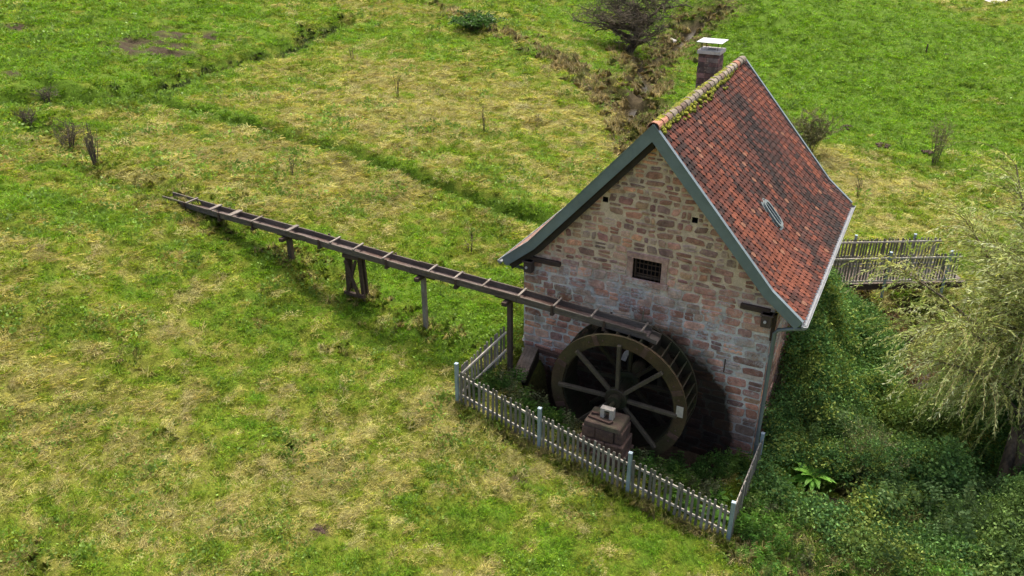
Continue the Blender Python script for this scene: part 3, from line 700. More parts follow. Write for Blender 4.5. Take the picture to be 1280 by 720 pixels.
# moss cushions along the ridge
def blob(mb, c, r, rr, sq=.6, nrm=None):
    n, mrow = 8, 5; V = []
    for i in range(mrow + 1):
        ph = math.pi * i / mrow
        for j in range(n):
            th = 2 * math.pi * j / n; k = 1 + rr.uniform(-.22, .22)
            V.append((c[0] + r[0] * math.sin(ph) * math.cos(th) * k, c[1] + r[1] * math.sin(ph) * math.sin(th) * k, c[2] + r[2] * math.cos(ph) * k))
    F = [(i * n + j, (i + 1) * n + j, (i + 1) * n + (j + 1) % n, i * n + (j + 1) % n) for i in range(mrow) for j in range(n)]
    mb.add(V, F)
mb = MB(); rr = random.Random(9)
for i in range(1500):
    y = rr.uniform(.15, 7.3); dens = .5 + .5 * math.sin(y * 2.1 + 1) * math.sin(y * 5.3)
    if rr.random() > .45 + .6 * dens: continue
    s = abs(rr.gauss(0, .14)) - .03
    if y > 6: s *= .7
    x = RX + s * .66; z = RZ + .115 * 1.5 - s * .752 + .085
    q = rr.uniform(.03, .075); blob(mb, (x, y, z), (q, q * 1.1, q * .7), rr)
tag(hp(mb.build('moss', M['moss'], house, smooth=True)), kind='stuff')
# skylight
nx_, nz_ = .75, .66
sl_c = Vector((6.22, 2.86, 0)); sl_c.z = BEND[1] + (RZ - BEND[1]) * (7.6 - sl_c.x - BEND[0]) / (RX - BEND[0]) + .22
dn = Vector((.66, 0, -.75)); nn = Vector((.75, 0, .66)); yy_ = Vector((0, 1, 0)); cen = sl_c
def sring(mb, la, wa, lb_, wb_, h0, h1, n=24):
    V = []
    for (l, w_, h) in ((la, wa, h0), (la, wa, h1), (lb_, wb_, h1), (lb_, wb_, h0)):
        for k in range(n):
            t = 2 * math.pi * k / n; c, s_ = math.cos(t), math.sin(t); e = .55
            V.append(cen + dn * (math.copysign(abs(c) ** e, c) * l) + yy_ * (math.copysign(abs(s_) ** e, s_) * w_) + nn * h)
    F = [(i * n + k, i * n + (k + 1) % n, (i + 1) * n + (k + 1) % n, (i + 1) * n + k) for i in range(3) for k in range(n)]
    mb.add(V, F)
mb = MB(); sring(mb, .40, .20, .335, .145, -.06, .07); sring(mb, .47, .25, .40, .20, -.06, .02)
sk = hp(mb.build('skylight', M['zinc_pipe'], house))
mb = MB(); n = 24; V = [cen + dn * (math.copysign(abs(math.cos(t)) ** .55, math.cos(t)) * .335) + yy_ * (math.copysign(abs(math.sin(t)) ** .55, math.sin(t)) * .145) + nn * .045 for t in np.linspace(0, 2 * math.pi, n, endpoint=False)]
mb.add(V, [tuple(range(n))]); mb.build('pane', M['glass'], sk)
mb = MB(); mb.beam(cen - dn * .33 + nn * .058, cen + dn * .33 + nn * .058, .028, .02, up=nn); mb.build('glazing_bar', M['zinc_pipe'], sk)
# gutters and downpipes
def gutter(x, z, name):
    mb = MB(); n = 9; V = []
    for y in (Y0 - .05, Y1 + .02):
        for ra in (.068, .062):
            for t in np.linspace(math.pi, 2 * math.pi, n): V.append((x + ra * math.cos(t), y, z + ra * math.sin(t)))
    F = []
    for i in range(n - 1):
        F.append((i, i + 1, i + 1 + 2 * n, i + 2 * n)); F.append((i + n, i + 3 * n, i + 1 + 3 * n, i + 1 + n))
    F += [tuple(range(n)), tuple(range(2 * n, 3 * n))]
    mb.add(V, F)
    for xs in (-.068, .068): mb.tube([(x + xs, Y0 - .05, z + .004), (x + xs, Y1 + .02, z + .004)], .009, 6)
    return hp(mb.build(name, M['zinc'], house, smooth=False))
gutter(7.75, 4.43, 'gutter'); gutter(-.15, 4.43, 'gutter')
def pipe(pts, r, name, m): mb = MB(); mb.tube(pts, r, 10); return hp(mb.build(name, m, house, smooth=True))
dp = pipe([(7.74, .16, 4.38), (7.72, .16, 4.28), (7.45, .17, 4.20), (7.16, .18, 4.10), (7.10, .19, 3.98), (7.10, .20, 2.2), (7.10, .20, .1), (7.12, .16, -.1)], .05, 'downpipe', M['zinc_pipe'])
mb = MB()
for z in (3.3, 1.9, .7): mb = MB(); mb.tube([(7.10, .20, z), (7.10, .20, z + .05)], .06, 10); mb.build('pipe_collar', M['zinc_pipe'], dp)
pipe([(-.15, .2, 4.38), (-.12, .2, 4.28), (.15, .40, 4.15), (.33, .55, 4.05), (.34, .55, 3.0), (.34, .55, 1.9)], .05, 'downpipe', M['zinc_pipe'])
wp = pipe([(.34, .55, 1.93), (.34, .40, 1.80), (.36, .22, 1.74), (.52, .12, 1.70)], .06, 'drain_pipe', M['white_pipe'])
# purlin ends and their hangers under both eaves
for (xa, xb, xc, z) in ((6.22, 6.92, 6.88, 4.50), (.52, 1.50, .62, 4.56)):
    mb = MB(); mb.beam((xa, HY0 - .06, z), (xb, HY0 - .06, z), .10, .13); 
    b_ = hp(mb.build('tie_beam', M['dark_wood'], house, bevel=.01))
    mb = MB(); s_ = 1 if xa > 3 else -1
    mb.box((xc - .12, HY0 - .24, z - .36), (xc + .12, HY0 - .03, z - .02)); mb.box((xc - .15, HY0 - .27, z - .06), (xc + .15, HY0 - .02, z - .02))
    blk = hp(mb.build('beam_end', M['post_wood'], house, bevel=.01))
    mb = MB(); mb.tube([(xc - .02, HY0 - .25, z - .20), (xc - .02, HY0 - .28, z - .20)], .035, 10); mb.build('bolt', M['concrete'], blk)
mb = MB(); mb.box((6.99, HY0 - .05, 3.72), (7.07, HY0 + .1, 4.42)); hp(mb.build('eave_post', M['dark_wood'], house))
mb = MB(); mb.box((6.02, HY0 - .05, 2.55), (6.045, HY0 - .02, 2.93)); hp(mb.build('wall_anchor', M['iron'], house))
# chimney
CHX, CHY, CW, CT = 3.02, 7.72, .30, 8.86
mb = MB(); mb.box((CHX - CW, CHY - CW, 6.6), (CHX + CW, CHY + CW, CT)); ch = hp(mb.build('chimney', M['chimney'], house, bevel=.02))
mb = MB(); rr = random.Random(4)
z = 7.2; r = 0
while z < CT - .12:      # stone courses on its four faces
    h = rr.uniform(.12, .2)
    for face in range(4):
        u = -CW + (.0 if r % 2 else .0)
        while u < CW - .02:
            w_ = min(rr.uniform(.15, .32), CW - u)
            if CW - (u + w_) < .1: w_ = CW - u
            a, b = u + .006, u + w_ - .006; d0, d1 = CW - .002, CW + rr.uniform(.006, .02)
            ck = rr.uniform(.7, 1.25); c = tuple(q * ck for q in rr.choice([(.15, .09, .08), (.20, .12, .105), (.11, .085, .075), (.17, .14, .12)]))
            q = {0: lambda u, d, z: (CHX + u, CHY - d, z), 1: lambda u, d, z: (CHX + d, CHY + u, z), 2: lambda u, d, z: (CHX - u, CHY + d, z), 3: lambda u, d, z: (CHX - d, CHY - u, z)}[face]
            V = [q(a, d0, z + .006), q(b, d0, z + .006), q(b, d0, z + h - .006), q(a, d0, z + h - .006), q(a + .008, d1, z + .014), q(b - .008, d1, z + .014), q(b - .008, d1, z + h - .014), q(a + .008, d1, z + h - .014)]
            mb.add(V, [(4, 5, 6, 7), (0, 1, 5, 4), (1, 2, 6, 5), (2, 3, 7, 6), (3, 0, 4, 7)], c); u += w_
    z += h; r += 1
mb.build('chimney_stone', M['stone'], ch)
mb = MB(); e = CW + .05; i_ = .13
V = [(CHX + a * s_, CHY + b * s_, z) for z in (CT, CT + .10) for s_ in (e, i_) for a, b in ((-1, -1), (1, -1), (1, 1), (-1, 1))]
F = [(8 + k, 8 + (k + 1) % 4, 12 + (k + 1) % 4, 12 + k) for k in range(4)] + [(k, (k + 1) % 4, 8 + (k + 1) % 4, 8 + k) for k in range(4)] + [(4 + k, 12 + k, 12 + (k + 1) % 4, 4 + (k + 1) % 4) for k in range(4)] + [(0, 4, 5, 1), (1, 5, 6, 2), (2, 6, 7, 3), (3, 7, 4, 0)]
mb.add(V, F); mb.build('chimney_crown', M['concrete'], ch)
mb = MB(); mb.box((CHX - .128, CHY - .128, CT - .0), (CHX + .128, CHY + .128, CT + .05)); mb.build('flue', M['black'], ch)
mb = MB()
for a in (-1, 1):
    for b in (-1, 1): mb = MB(); mb.tube([(CHX + a * .24, CHY + b * .24, CT + .09), (CHX + a * .24, CHY + b * .24, CT + .34)], .010, 6); mb.build('cover_rod', M['iron'], ch)
mb = MB(); mb.box((CHX - .39, CHY - .39, CT + .335), (CHX + .39, CHY + .39, CT + .348)); mb.build('cover_plate', M['plate'], ch, bevel=.004)
for o in ch.children: pass

# ------------------------------------------------------------------ water wheel
WX, WZ, WR, WY0, WY1 = 3.82, 2.05, 1.78, -1.38, -.42
wheel = empty('water_wheel', (WX, (WY0 + WY1) / 2, WZ - WR), label='big dark wooden overshot water wheel with eight spokes against the stone gable', cat='water wheel')
yc = (WY0 + WY1) / 2
def wl_(o): o.location = (-WX, -yc, -(WZ - WR)); return o
def ring(r0, r1, y0, y1, n=64, mb=None, a0=0, a1=2 * math.pi, gap=0, col=None):
    mb = mb or MB(); V = []; ts = np.linspace(a0, a1, n + 1)
    for t in ts:
        for (r, y) in ((r0, y0), (r1, y0), (r1, y1), (r0, y1)): V.append((WX + r * math.cos(t), y, WZ + r * math.sin(t)))
    F = [(i * 4 + k, (i + 1) * 4 + k, (i + 1) * 4 + (k + 1) % 4, i * 4 + (k + 1) % 4) for i in range(n) for k in range(4)] + [(0, 1, 2, 3), (n * 4 + 3, n * 4 + 2, n * 4 + 1, n * 4)]
    mb.add(V, F, col); return mb
rr = random.Random(3)
for (y0, y1, m_) in ((WY0, WY0 + .07, 'wheel_rim'), (WY1 - .07, WY1, 'wet_wood')):
    mb = MB()
    for k in range(8): a = k * math.pi / 4 + math.pi / 8; ring(1.475, WR, y0, y1, 8, mb, a + .004, a + math.pi / 4 - .004)
    ro = wl_(mb.build('rim', M[m_], wheel))
    if y0 == WY0:
        for k in range(8):
            a = k * math.pi / 4 + math.pi / 8 + .0; mb = MB()
            mb.beam((WX + 1.5 * math.cos(a), y0 - .012, WZ + 1.5 * math.sin(a)), (WX + 1.76 * math.cos(a), y0 - .012, WZ + 1.76 * math.sin(a)), .02, .13, up=(math.cos(a + 1.57), 0, math.sin(a + 1.57)))
            for s_ in (-.12, .12):
                t = a + s_; mb.tube([(WX + 1.62 * math.cos(t), y0 - .004, WZ + 1.62 * math.sin(t)), (WX + 1.62 * math.cos(t), y0 - .03, WZ + 1.62 * math.sin(t))], .022, 6)
            mb.build('rim_joint_plate', M['iron'], ro)
        mb = MB(); t = R(-2); ca, sa = math.cos(t), math.sin(t)
        mb.box((WX + 1.53, y0 - .018, WZ - .02), (WX + 1.70, y0 - .003, WZ + .28)); mb.build('pale_patch_plate', M['block'], ro)
mb = ring(1.44, 1.47, WY0 + .07, WY1 - .07, 48); wl_(mb.build('sole_drum', M['wet_wood'], wheel))
for k in range(36):
    a = 2 * math.pi * k / 36; b = a + .09
    mb = MB(); p = (WX + 1.472 * math.cos(a), yc, WZ + 1.472 * math.sin(a)); q = (WX + 1.765 * math.cos(b), yc, WZ + 1.765 * math.sin(b))
    ln = WY1 - WY0 - .142
    d = Vector(q) - Vector(p); mb.beam(p, q, ln, .028, up=(-math.sin(a), 0, math.cos(a))) if False else None
    u = Vector((0, 1, 0)); dn_ = d.normalized(); nn_ = dn_.cross(u)
    V = [Vector(P_) + u * (s1 * ln / 2) + nn_ * (s2 * .014) for P_ in (p, q) for s1, s2 in ((-1, -1), (1, -1), (1, 1), (-1, 1))]
    mb.add(V, [(0, 1, 2, 3), (7, 6, 5, 4), (0, 4, 5, 1), (1, 5, 6, 2), (2, 6, 7, 3), (3, 7, 4, 0)])
    wl_(mb.build('bucket_board', M['wet_wood'], wheel))
for (yy, m_) in ((WY0 + .035, 'spoke'), (WY1 - .05, 'wet_wood')):
    for k in range(8):
        a = k * math.pi / 4; mb = MB(); o_ = .0
        mb.beam((WX + .2 * math.cos(a), yy, WZ + .2 * math.sin(a)), (WX + 1.56 * math.cos(a), yy - .06 if m_ == 'spoke' else yy, WZ + 1.56 * math.sin(a)), .09, .11, up=(0, 1, 0))
        wl_(mb.build('spoke', M[m_], wheel, bevel=.008))
    mb = MB(); V = []; n = 12
    for y in (yy - .09, yy + .07):
        for k in range(n): t = 2 * math.pi * k / n; V.append((WX + .30 * math.cos(t), y, WZ + .30 * math.sin(t)))
    mb.add(V, [tuple(range(n)), tuple(range(2 * n - 1, n - 1, -1))] + [(k, k + n, (k + 1) % n + n, (k + 1) % n) for k in range(n)])
    wl_(mb.build('hub', M['wet_wood'], wheel, bevel=.015))
mb = MB(); mb.tube([(WX, -1.98, WZ), (WX, -1.50, WZ)], .055, 12); mb.tube([(WX, -1.6, WZ), (WX, .55, WZ)], .17, 14); wl_(mb.build('axle', M['wet_wood'], wheel, smooth=False))

# bearing pier
py_, pzt = -1.92, WZ - .20
pier = empty('bearing_pier', (3.75, py_, .2), label='squat tapered stone pier carrying the front end of the wheel axle', cat='pier')
def frustum(x0, x1, y0, y1, z0, z1, ins, mb=None):
    mb = mb or MB(); V = [(x0 - ins, y0 - ins, z0), (x1 + ins, y0 - ins, z0), (x1 + ins, y1 + ins * .2, z0), (x0 - ins, y1 + ins * .2, z0), (x0, y0, z1), (x1, y0, z1), (x1, y1, z1), (x0, y1, z1)]
    return mb.add(V, [(0, 3, 2, 1), (4, 5, 6, 7), (0, 1, 5, 4), (1, 2, 6, 5), (2, 3, 7, 6), (3, 0, 4, 7)])
zc_ = pzt - .14; rq = random.Random(8)
for k in range(5):      # courses of the pier, wider towards the foot
    gx = .06 * k; zl = zc_ - .33; cut = [3.36 - gx - .06] + sorted(rq.uniform(3.5, 4.15) for _ in range(2 - k % 2)) + [4.28 + gx + .06]
    for xa, xb in zip(cut[:-1], cut[1:]):
        j = rq.uniform(-.02, .02); ck = rq.uniform(.75, 1.3); mb = MB(); mb.box((xa + .006, -2.30 - gx + j, zl + .008), (xb - .006, -1.64, zc_ - .004)); mb.c = [tuple(q * ck for q in (.105, .068, .052))] * len(mb.v)
        rel(mb.build('pier_stone', M['pier_c'], pier, bevel=.022), pier)
    zc_ = zl
mb = frustum(3.36, 4.28, -2.30, -1.62, pzt - .138, pzt, .02); o = mb.build('pier_cap', M['pier'], pier, bevel=.02); rel(o, pier)
mb = MB(); mb.box((WX - .17, -2.03, pzt + .002), (WX - .065, -1.87, WZ + .02)); mb.box((WX + .065, -2.03, pzt + .002), (WX + .17, -1.87, WZ + .02)); mb.box((WX - .17, -2.03, WZ + .022), (WX + .17, -1.87, WZ + .08))
o = mb.build('bearing_block', M['block'], pier, bevel=.008); rel(o, pier)
mb = MB(); mb.beam((3.40, -2.14, pzt + .03), (3.95, -2.20, pzt + .03), .05, .05); mb.beam((3.42, -1.98, pzt + .035), (3.60, -1.95, pzt + .035), .06, .06); mb.beam((3.95, -2.22, pzt + .03), (4.02, -2.12, pzt + .05), .05, .05)
o = mb.build('iron_bar', M['iron'], pier); rel(o, pier)

# ------------------------------------------------------------------ flume
FY = -.9
def fz(x): return 3.95 + (4.27 - x) * .046 + .018 * math.sin(x * .9)          # top edge of the trough
flume = empty('flume', (-3.6, FY, 2.5), label='long narrow wooden flume on stilts leading water to the wheel', cat='flume')
FX0, FX1 = -11.55, 4.38
def fl(o): return rel(o, flume)
segs = [FX0, -9.4, -5.9, -2.3, .9, FX1]
for (ya, yb) in ((FY - .22, FY - .18), (FY + .18, FY + .22)):
    for a, b in zip(segs[:-1], segs[1:]):
        mb = MB(); rr.random(); j = rr.uniform(-.012, .012)
        for (zt, zb) in ((0, -.085), (-.09, -.18)):
            V = [(x, y, fz(x) + z + j) for x in (a + .004, b - .004) for y, z in ((ya, zb), (yb, zb), (yb, zt), (ya, zt))]
            mb.add(V, [(0, 1, 2, 3), (7, 6, 5, 4), (0, 4, 5, 1), (1, 5, 6, 2), (2, 6, 7, 3), (3, 7, 4, 0)])
        fl(mb.build('trough_side', M['flume_wood'], flume, bevel=.006))
for a, b in zip(segs[:-1], segs[1:]):
    mb = MB(); V = [(x, y, fz(x) + z) for x in (a, b) for y, z in ((FY - .178, -.18), (FY + .178, -.18), (FY + .178, -.145), (FY - .178, -.145))]
    mb.add(V, [(0, 1, 2, 3), (7, 6, 5, 4), (0, 4, 5, 1), (1, 5, 6, 2), (2, 6, 7, 3), (3, 7, 4, 0)]); fl(mb.build('trough_floor', M['flume_floor'], flume))
for x, wd in ((4.25, .05), (2.95, .05), (1.95, .05), (.95, .06), (-.1, .05), (-.95, .06), (-1.75, .06), (-3.2, .06), (-4.2, .06), (-5.0, .06), (-6.55, .12), (-7.9, .06), (-8.75, .16), (-9.55, .12), (-10.5, .05)):
    mb = MB(); mb.beam((x, FY - .25, fz(x) + .02), (x, FY + .25, fz(x) + .02), wd, .036); fl(mb.build('cross_brace', M['grey_wood'], flume, bevel=.005))
for x in (-10.6, -9.2, -7.9, -5.4, -3.1, -.9, 1.9, 3.3):
    mb = MB(); mb.beam((x, FY - .27, fz(x) - .225), (x, FY + .27, fz(x) - .225), .09, .07)
    mb.beam((x, FY - .245, fz(x) - .24), (x, FY - .245, fz(x) + .02), .05, .04, up=(0, 1, 0)); mb.beam((x, FY + .245, fz(x) - .24), (x, FY + .245, fz(x) + .02), .05, .04, up=(0, 1, 0))
    fl(mb.build('bearer', M['dark_wood'], flume))
def post(x, w_, z1=None, y=FY, m_='post_wood'):
    z0 = gz(x, y) - .25; mb = MB(); mb.beam((x, y, z0), (x, y, (z1 or fz(x) - .31)), w_, w_, up=(0, 1, 0)); fl(mb.build('support_post', M[m_], flume, bevel=.01))
    mb = MB(); mb.beam((x, FY - .36, fz(x) - .27), (x, FY + .36, fz(x) - .27), .13, .10); mb.beam((x - .4, FY, fz(x - .4) - .255), (x + .4, FY, fz(x + .4) - .255), .12, .08); fl(mb.build('post_head', M['dark_wood'], flume))
post(-6.72, .14); post(-2.06, .12, m_='grey_wood'); post(.60, .125, m_='post_wood')
tr = MB(); zt = fz(-4.33) - .27; zg = gz(-4.33, FY) - .1
tr.beam((-4.62, FY, zt), (-4.06, FY, zt), .44, .10)
trest = fl(tr.build('trestle', M['dark_wood'], flume))
for s_ in (-1, 1):
    for yo in (-.10, .06):
        mb = MB(); mb.beam((-4.34 + s_ * .27, FY + yo, zg), (-4.34 + s_ * .22, FY + yo, zt - .05), .10, .07, up=(0, 1, 0)); mb.build('leg', M['dark_wood'], trest)
mb = MB(); mb.beam((-4.56, FY - .20, zg + .22), (-4.18, FY - .20, zt - .1), .07, .07, up=(0, 1, 0)); mb.beam((-4.66, FY - .2, zg + .2), (-4.0, FY - .2, zg + .2), .09, .10); mb.beam((-4.12, FY - .26, zg + .22), (-4.50, FY - .26, zt - .1), .07, .07, up=(0, 1, 0))
mb.build('brace', M['dark_wood'], trest)
# spout lip over the wheel, and standing end bar
mb = MB(); mb.beam((4.33, FY, fz(4.36) - .20), (4.62, FY, fz(4.36) - .27), .34, .03); sp_o = fl(mb.build('spout', M['flume_wood'], flume))
for q in (-.185, .185): mb = MB(); mb.beam((4.36, FY + q, fz(4.36) - .15), (4.62, FY + q, fz(4.36) - .21), .03, .10); mb.build('spout_cheek', M['flume_wood'], sp_o)
mb = MB(); mb.beam((4.10, FY + .24, fz(4.2) - .1), (4.12, FY + .24, fz(4.2) + .32), .04, .03, up=(0, 1, 0)); fl(mb.build('end_bar', M['flume_wood'], flume))

# sluice cover slab left of the wheel
sl_ = empty('sluice_cover', (.85, -.4, 1.6), label='sloping plank cover over the dark sluice at the left foot of the gable', cat='cover')
mb = MB(); a = np.array([.60, .02, 1.98]); 
for k in range(4):
    xa = .56 + k * .10; xb = xa + .095
    V = [(xa, .12, 1.93), (xb, .12, 1.93), (xb + .12, -1.0, 1.52), (xa + .12, -1.0, 1.52)]
    V = V + [(p[0], p[1], p[2] - .05) for p in V]
    mb.add(V, [(0, 1, 2, 3), (7, 6, 5, 4), (0, 4, 5, 1), (1, 5, 6, 2), (2, 6, 7, 3), (3, 7, 4, 0)])
o = rel(mb.build('plank_top', M['flume_wood'], sl_), sl_)
mb = MB(); V = [(.97, .14, 1.87), (1.09, -1.0, 1.46), (1.09, -1.0, .3), (.97, .14, .3)]; V += [(p[0] - .08, p[1], p[2]) for p in V]
mb.add(V, [(0, 1, 2, 3), (7, 6, 5, 4), (0, 4, 5, 1), (1, 5, 6, 2), (2, 6, 7, 3), (3, 7, 4, 0)])
V = [(.56, -1.0, 1.46), (1.09, -1.0, 1.46), (1.09, -1.0, .3), (.56, -1.0, .3)]; V += [(p[0], p[1] + .08, p[2]) for p in V]
mb.add(V, [(0, 1, 2, 3), (7, 6, 5, 4), (0, 4, 5, 1), (1, 5, 6, 2), (2, 6, 7, 3), (3, 7, 4, 0)])
rel(mb.build('side_board', M['wet_wood'], sl_), sl_)
mb = MB(); mb.beam((.85, .17, 1.86), (1.9, .17, 1.78), .12, .13); rel(mb.build('rusty_beam', M['iron'], sl_, bevel=.01), sl_)

# ------------------------------------------------------------------ picket fences
def picket_mesh(h, w_=.062, t=.022):
    mb = MB(); V = []
    for y in (-t / 2, t / 2): V += [(-w_ / 2, y, 0), (w_ / 2, y, 0), (w_ / 2, y, h - .02), (w_ / 2 - .015, y, h), (-w_ / 2 + .015, y, h), (-w_ / 2, y, h - .02)]
    mb.add(V, [(0, 1, 2, 3, 4, 5), (11, 10, 9, 8, 7, 6)] + [(i, i + 6, (i + 1) % 6 + 6, (i + 1) % 6) for i in range(6)])
    return mb
PK = []
for i, c in enumerate([(.185, .175, .145), (.145, .135, .11), (.22, .21, .175), (.115, .108, .088), (.17, .15, .12)]):
    mb = picket_mesh(1.0); mb.c = [c] * len(mb.v); o = mb.build('picket', M['picket']); PK.append(o.data); bpy.data.objects.remove(o)
rf = random.Random(21)
def fence_run(root, p0, p1, h, npk, front, rails=(.28, .82), drop=(0, 0), rail_side=1):
    """pickets between two post feet (x, y, z); the rails run behind the pickets"""
    a, b = Vector(p0), Vector(p1); d = b - a; ang = math.atan2(d.y, d.x); nrm = Vector((-math.sin(ang), math.cos(ang), 0)) * rail_side
    for fr in rails:
        mb = MB(); off = nrm * .035
        mb.beam(a + Vector((0, 0, h * fr)) + off, b + Vector((0, 0, h * fr)) + off, .035, .065); rel(mb.build('rail', M['rail'], root, bevel=.004), root)
    for k in range(npk):
        t = (k + .5) / npk; p = a + d * t
        o = bpy.data.objects.new('picket', rf.choice(PK)); link(o, root)
        o.location = p - root.location + Vector((0, 0, .05 + rf.uniform(-.012, .012))); o.scale = (rf.uniform(.9, 1.08), 1, h - .05 + rf.uniform(-.02, .03)); o.rotation_euler = (rf.uniform(-.012, .012), rf.gauss(0, .022), ang)
def fpost(root, p, h, w_=.085, m_='post_blue'):
    mb = MB(); mb.box((p[0] - w_ / 2, p[1] - w_ / 2, p[2] - .25), (p[0] + w_ / 2, p[1] + w_ / 2, p[2] + h)); mb.box((p[0] - w_ / 2 - .006, p[1] - w_ / 2 - .006, p[2] + h), (p[0] + w_ / 2 + .006, p[1] + w_ / 2 + .006, p[2] + h + .02))
    rel(mb.build('post', M[m_], root, bevel=.006), root)
fence = empty('picket_fence', (3.6, -2.85, .9), label='low grey picket fence with blue-grey posts around the water wheel pit', cat='fence')
FP = [(0.06, -2.78, 1.60), (2.40, -2.82, 1.03), (4.76, -2.87, .57), (7.20, -2.80, .02)]
for p in FP: fpost(fence, p, 1.17)
fpost(fence, (7.24, .02, .12), 1.10)
for a, b, n in ((FP[0], FP[1], 17), (FP[1], FP[2], 17), (FP[2], FP[3], 18)):
    fence_run(fence, (a[0] + .06, a[1] - .03, a[2]), (b[0] - .06, b[1] - .03, b[2]), 1.02, n, True)
fence_run(fence, (0.10, -2.70, 1.60), (.52, -1.02, 2.08), 1.02, 14, False, rail_side=-1)
fence_run(fence, (7.24, -2.72, .02), (7.26, -.06, .10), 1.04, 20, False, rail_side=1)

bridge = empty('footbridge', (8.8, 12, .2), label='small footbridge with two grey picket railings and steel posts behind the house', cat='footbridge')
u = Vector((math.cos(R(30)), math.sin(R(30)), 0)); v_ = Vector((-u.y, u.x, 0)); bz = .42
P0 = Vector((7.05, 11.0, bz))
def bp(a, b, z=0): return P0 + u * a + v_ * b + Vector((0, 0, z))
mb = MB(); 
for k in range(34): a = -.3 + k * .17; mb.beam(bp(a, .06, -.03), bp(a, 1.5, -.03), .155, .045)
rel(mb.build('deck', M['flume_wood'], bridge), bridge)
for b in (.15, 1.4):
    mb = MB(); mb.beam(bp(-.4, b, -.16), bp(5.5, b, -.16), .14, .20); rel(mb.build('deck_beam', M['dark_wood'], bridge), bridge)
for side, b in (('n', 0.0), ('f', 1.56)):
    for a in ((.12, 2.35, 4.55) if side == 'n' else (-.2, 1.75, 4.0)):
        p = bp(a, b, -.3); fpost(bridge, (p.x, p.y, p.z), 1.55, .09)
    q0, q1 = bp(.0, b + (.06 if side == 'n' else -.06)), bp(5.0, b + (.06 if side == 'n' else -.06))
    fence_run(bridge, q0, q1, 1.12, 44, False, rails=(.10, .90), rail_side=-1)

# ------------------------------------------------------------------ plants
def tree_skeleton(root_pt, H, rr, trunk_r, lean=(0, 0), levels=4, spread=.9, first=.35, nb=5, up=.35, droop=0, shrink=.62):
    """returns list of (points, radii, level)"""
    out = []
    def grow(p, d, L, r, lev):
        n = 5; pts = [Vector(p)]; rd = [r]; dd = Vector(d)
        for i in range(n):
            dd = (dd + Vector((rr.gauss(0, .16 + .05 * lev), rr.gauss(0, .16 + .05 * lev), rr.gauss(0, .10 + .04 * lev) + (up * (.15 if levels < 4 else .04) if lev else 0) - droop * lev * .08))).normalized()
            pts.append(pts[-1] + dd * L / n); rd.append(r * (1 - .6 * (i + 1) / n))
        out.append((pts, rd, lev))
        if lev >= levels: return
        k = nb if lev else nb + 2
        for j in range(k):
            t = first + (1 - first) * (j + rr.random()) / k if lev == 0 else .2 + .8 * (j + rr.random()) / k
            i = min(n - 1, int(t * n)); q = pts[i].lerp(pts[i + 1], t * n - i); az = rr.uniform(0, 6.283) + j * 2.4
            base = (pts[i + 1] - pts[i]).normalized(); s_ = Vector((math.cos(az), math.sin(az), up * .6))
            grow(q, (base * (1 - spread * .55) + s_ * spread).normalized(), L * shrink * rr.uniform(.75, 1.15), rd[i] * .62, lev + 1)
    grow(root_pt, Vector((lean[0], lean[1], 1)).normalized(), H, trunk_r, 0)
    return out
def cross_twigs(mb_list, segs_, w_):
    pass

# bare dark tree by the stream
tp = ground(784, 66); bare = empty('bare_tree', tuple(tp), label='leafless dark-twigged tree leaning over the stream behind the house', cat='tree')
rr = random.Random(12); sk_ = tree_skeleton(Vector((tp[0], tp[1], tp[2] - .2)), 3.1, rr, .26, lean=(.75, .1), levels=4, spread=1.3, first=.22, nb=6, up=.42, shrink=.78)
tk = MB(); tw = MB()
for pts, rd, lev in sk_:
    rd = [max(.026 if lev < 4 else .016, q * 1.3) for q in rd]
    if lev <= 1: tk.tube(pts, rd, 7, col=(.06, .045, .035))
    else:
        c = rr.choice([(.085, .07, .045), (.06, .05, .035), (.12, .10, .06)]); tw.tube(pts[::2] if lev > 2 else pts, (rd[::2] if lev > 2 else rd) if lev < 4 else .013, 3, cap=False, col=c)
rel(tk.build('trunk', M['bark'], bare, smooth=True), bare)
P = []; D = []
for pts, rd, lev in sk_:
    if lev == 4:
        for _ in range(2):
            i = rr.randrange(len(pts) - 1); P.append(pts[i].lerp(pts[i + 1], rr.random())); D.append(((pts[i + 1] - pts[i]).normalized() + Vector((rr.gauss(0, .6), rr.gauss(0, .6), rr.gauss(.2, .5)))))
P = np.array(P); D = np.array(D); n = len(P)
V, F, C = leaves(P, D, rng.uniform(.2, .5, n), .022, np.array([.11, .085, .055]) * rng.uniform(.6, 1.5, (n, 1)))
V2 = np.array(tw.v); 
tri = [f for f in tw.f]; F2 = np.array(tri); C2 = np.array(tw.c)
o = npmesh('crown', np.concatenate([V2, V]), np.concatenate([F2, F + len(V2)]), np.concatenate([C2, C]), M['twig'], bare); rel(o, bare)
print('bare tree', n, tp)

